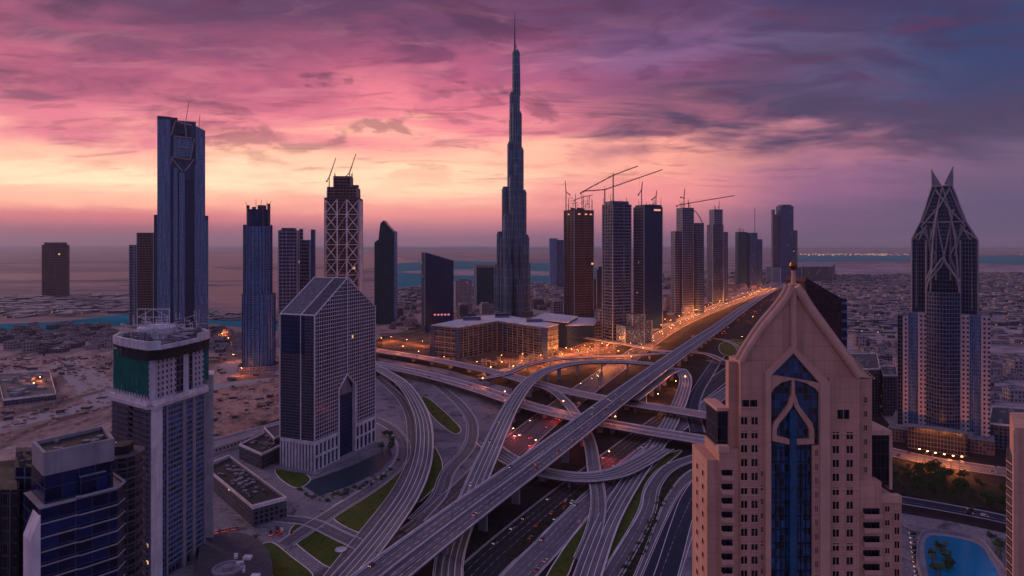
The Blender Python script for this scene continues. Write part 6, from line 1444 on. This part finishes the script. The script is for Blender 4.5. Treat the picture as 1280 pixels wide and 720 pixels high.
# ================================================================== CARS
PAINT = [plain('car_paint_' + n, c, .3, .2, .05, 1) for n, c in (('white', (.62, .6, .62)), ('silver', (.32, .32, .35)), ('black', (.02, .02, .025)), ('red', (.28, .02, .02)))]
NAMES = ('white', 'silver', 'black', 'red')
cgl = plain('car_glass', (.015, .018, .025), .1)
def car_parts(van):
    body = MB(); y0, y1, w = -2.25, 2.25, .9; zr = 1.85 if van else 1.42
    prof = [(y0, .35), (y0, .9 if not van else 1.6), (-1.7, 1.0 if not van else zr), (-.1, 1.0 if not van else zr), (1.15, .95 if not van else zr * .97), (2.1, .8 if not van else 1.0), (y1, .6), (y1, .35)]
    L = [(-w, y, z) for y, z in prof]; Rr = [(w, y, z) for y, z in prof]; n = len(prof)
    body.face(L); body.face(Rr[::-1])
    for i in range(n): j = (i + 1) % n; body.face([L[i], Rr[i], Rr[j], L[j]])
    for y in (-1.4, 1.4):
        for x in (-.92, .72): body.bar((x, y, .33), (x + .2, y, .33), .33, 10, 1)
    cab = MB(); c = [(-1.75, 1.0), (-1.3, 1.42), (.2, 1.42), (1.0, .97)] if not van else [(.3, 1.15), (.3, 1.82), (1.35, 1.78), (2.0, 1.06)]
    wl, wt = (.84, .66) if not van else (.915, .915)
    A1 = [(-(wt if z > 1.2 and not van else wl), y, z) for y, z in c]; B1 = [(-x, y, z) for x, y, z in A1]
    cab.face(A1); cab.face(B1[::-1])
    for i in range(4): j = (i + 1) % 4; cab.face([A1[i], B1[i], B1[j], A1[j]])
    lights = []
    for x in (-.62, .62):
        h = MB(); h.box(x - .2, x + .2, y1 + .005, y1 + .06, .56, .74); lights.append(('headlight', h, M['headlight']))
        h = MB(); h.box(x - .2, x + .2, y0 - .06, y0 - .005, .62, .8); lights.append(('taillight', h, M['taillight']))
    return body, cab, lights
CARM = {}
HL2 = plain('full_beam_glow', (1, .9, .7), .5, emit=(1.0, .72, .42), es=22); TL2 = plain('brake_light_glow', (.6, .02, .01), .5, emit=(1.0, .06, .03), es=9)
for van in (0, 1):
    body, cab, lights = car_parts(van)
    for k, m_ in enumerate(PAINT):
        near = [('body', body.mesh('body', [m_, M['steel']])), ('cabin_glass', cab.mesh('cabin_glass', cgl))] + [(n_, b_.mesh(n_, mm)) for n_, b_, mm in lights]
        al = MB()
        for src, mi in [(body, 0), (cab, 2)] + [(b_, 3 if n_ == 'headlight' else 4) for n_, b_, _ in lights]:
            for f_, uv_, im in zip(src.f, src.uv, src.mi): al.face([src.v[i] for i in f_], uv_, 1 if (mi == 0 and im == 1) else mi)
        CARM[van, k] = (near, al.mesh('car', [m_, M['steel'], cgl, HL2, TL2]))
NC = [0]
def car(p, head, where, group, detailed):
    k = rnd.choice((0, 0, 1, 1, 2, 3)); van = rnd.random() < .2; near, far = CARM[int(van), k]; NC[0] += 1
    lb = f"{NAMES[k]} {'van' if van else 'car'} {where}"
    if detailed:
        r = thing('car', lb, 'van' if van else 'car', tuple(p), group)
        for nm, me in near: o = bpy.data.objects.new(nm, me); SC.collection.objects.link(o); o.parent = r
    else:
        r = bpy.data.objects.new('car', far); SC.collection.objects.link(r); r.location = p; tag(r, lb, 'van' if van else 'car', group)
    r.rotation_euler.z = head
def traffic(key, d0, d1, n, offs, where, group, detailed, z=.03):
    r = ROADS[key]; used = []
    for _ in range(n * 5):
        if len(used) >= n: break
        d = rnd.uniform(d0, min(d1, r.s[-1] - 5)); o = rnd.choice(offs)
        if any(abs(d - a) < 8 and o == c for a, c in used): continue
        used.append((d, o)); q, t_ = r.at(d, o); back = o < 0
        slope = 0
        car((q.x, q.y, q.z + z), math.atan2(t_.y, t_.x) - math.pi / 2 + (math.pi if back else 0), where, group, detailed)
traffic('GA', 330, 2700, 150, (-14.5, -10.5, -6.5, 6.5, 10.5, 14.5), 'in the crowded lanes of the orange lit far highway', 'cars on the far highway', False)
traffic('MAIN', 60, 700, 22, (-11.5, -8, -4, 4, 8, 11.5), 'driving on the wide diagonal flyover', 'cars on the diagonal flyover', True)
traffic('GC', 60, 420, 18, (-11, -7, 7, 11), 'on the broad pale ground road at bottom centre', 'cars on the pale ground road', True)
traffic('GB', 40, 520, 16, (-9, -5, 5, 9), 'on the dark carriageway beneath the diagonal flyover', 'cars on the dark carriageway', True)
traffic('V1', 60, 560, 9, (-8, -4, 4, 8), 'on the pale upper viaduct', 'cars on the upper viaduct', True)
traffic('V2', 60, 560, 12, (-8, -4, 4, 8), 'on the lower viaduct', 'cars on the lower viaduct', True)
traffic('C1', 120, 480, 5, (-4, 4), 'on the high curved ramp', 'cars on the high curved ramp', True)
traffic('L1', 60, 400, 5, (-4, 4), 'on the elevated road curving round the gabled tower', 'cars on the curving road', True)
traffic('RB', 20, 200, 6, (-4, 4), 'on the blue road in front of the pool', 'cars on the pool road', True)
traffic('RC', 20, 300, 9, (-8, 8), 'on the road below the horned tower', 'cars below the horned tower', True)
for i, p in enumerate(scatter([(878, 420), (905, 404), (960, 370), (972, 372), (930, 405), (900, 425)], 40, 50)): car((*p, .16), R(-27), 'parked in the strip right of the far highway', 'cars parked beside the far highway', False)
for i, p in enumerate(scatter([(664, 452), (712, 434), (750, 428), (762, 432), (720, 446), (684, 458)], 34, 51)): car((*p, .16), R(-60 + 180 * (i % 2)), 'queueing in the orange light below the portal building', 'cars below the portal building', False)
for i in range(9): q = G(262 + i * 4.2, 668 - i * .9); car((q.x, q.y, .1), R(20), 'parked in the row under the large dark hall', 'cars parked by the dark hall', True)
for i in range(11): q = G(1141 + i * .9, 668 + i * 6); car((q.x, q.y, .1), R(80), 'parked in the row beside the pool terrace wall', 'cars parked by the pool', True)
for i, p in enumerate(scatter([(268, 664), (300, 676), (352, 660), (380, 664), (352, 676), (300, 672)], 10, 52)): car((*p, .1), R(30), 'parked on the paving below the large dark hall', 'cars parked on the plaza', True)
print('cars', NC[0])

# lights of the far shore, too many and small to count
b = MB(); rr = random.Random(17); gl_ = plain('shore_glow', (1, .8, .5), .5, emit=(1.0, .62, .30), es=.5)
for _ in range(120):
    p = G(rr.choice((rr.uniform(1000, 1120), rr.uniform(1000, 1110), rr.uniform(1000, 1300))), rr.choice((317.5, 318.3, 318.6, 319.2)) + rr.uniform(-.3, .3)); s_ = rr.uniform(6, 14); b.box(p.x - s_, p.x + s_, p.y - 4, p.y + 4, 0, rr.uniform(6, 12))
tag(b.build('shore_lights', gl_), kind='stuff')
# ================================================================== AIR
hz = MB(); hz.box(-FAR - 50, FAR + 50, -1600, FAR + 50, -1.0, 900)
hm = bpy.data.materials.new('haze_air'); hm.use_nodes = True; T = NT(hm.node_tree); T.n.clear()
pv = T.node('ShaderNodeVolumePrincipled'); pv.inputs['Color'].default_value = (.86, .80, .90, 1); pv.inputs['Density'].default_value = 2.6e-5
pv.inputs['Anisotropy'].default_value = .25
ho = T.node('ShaderNodeOutputMaterial'); T.l.new(pv.outputs[0], ho.inputs['Volume'])
tag(hz.build('haze', hm), kind='stuff')
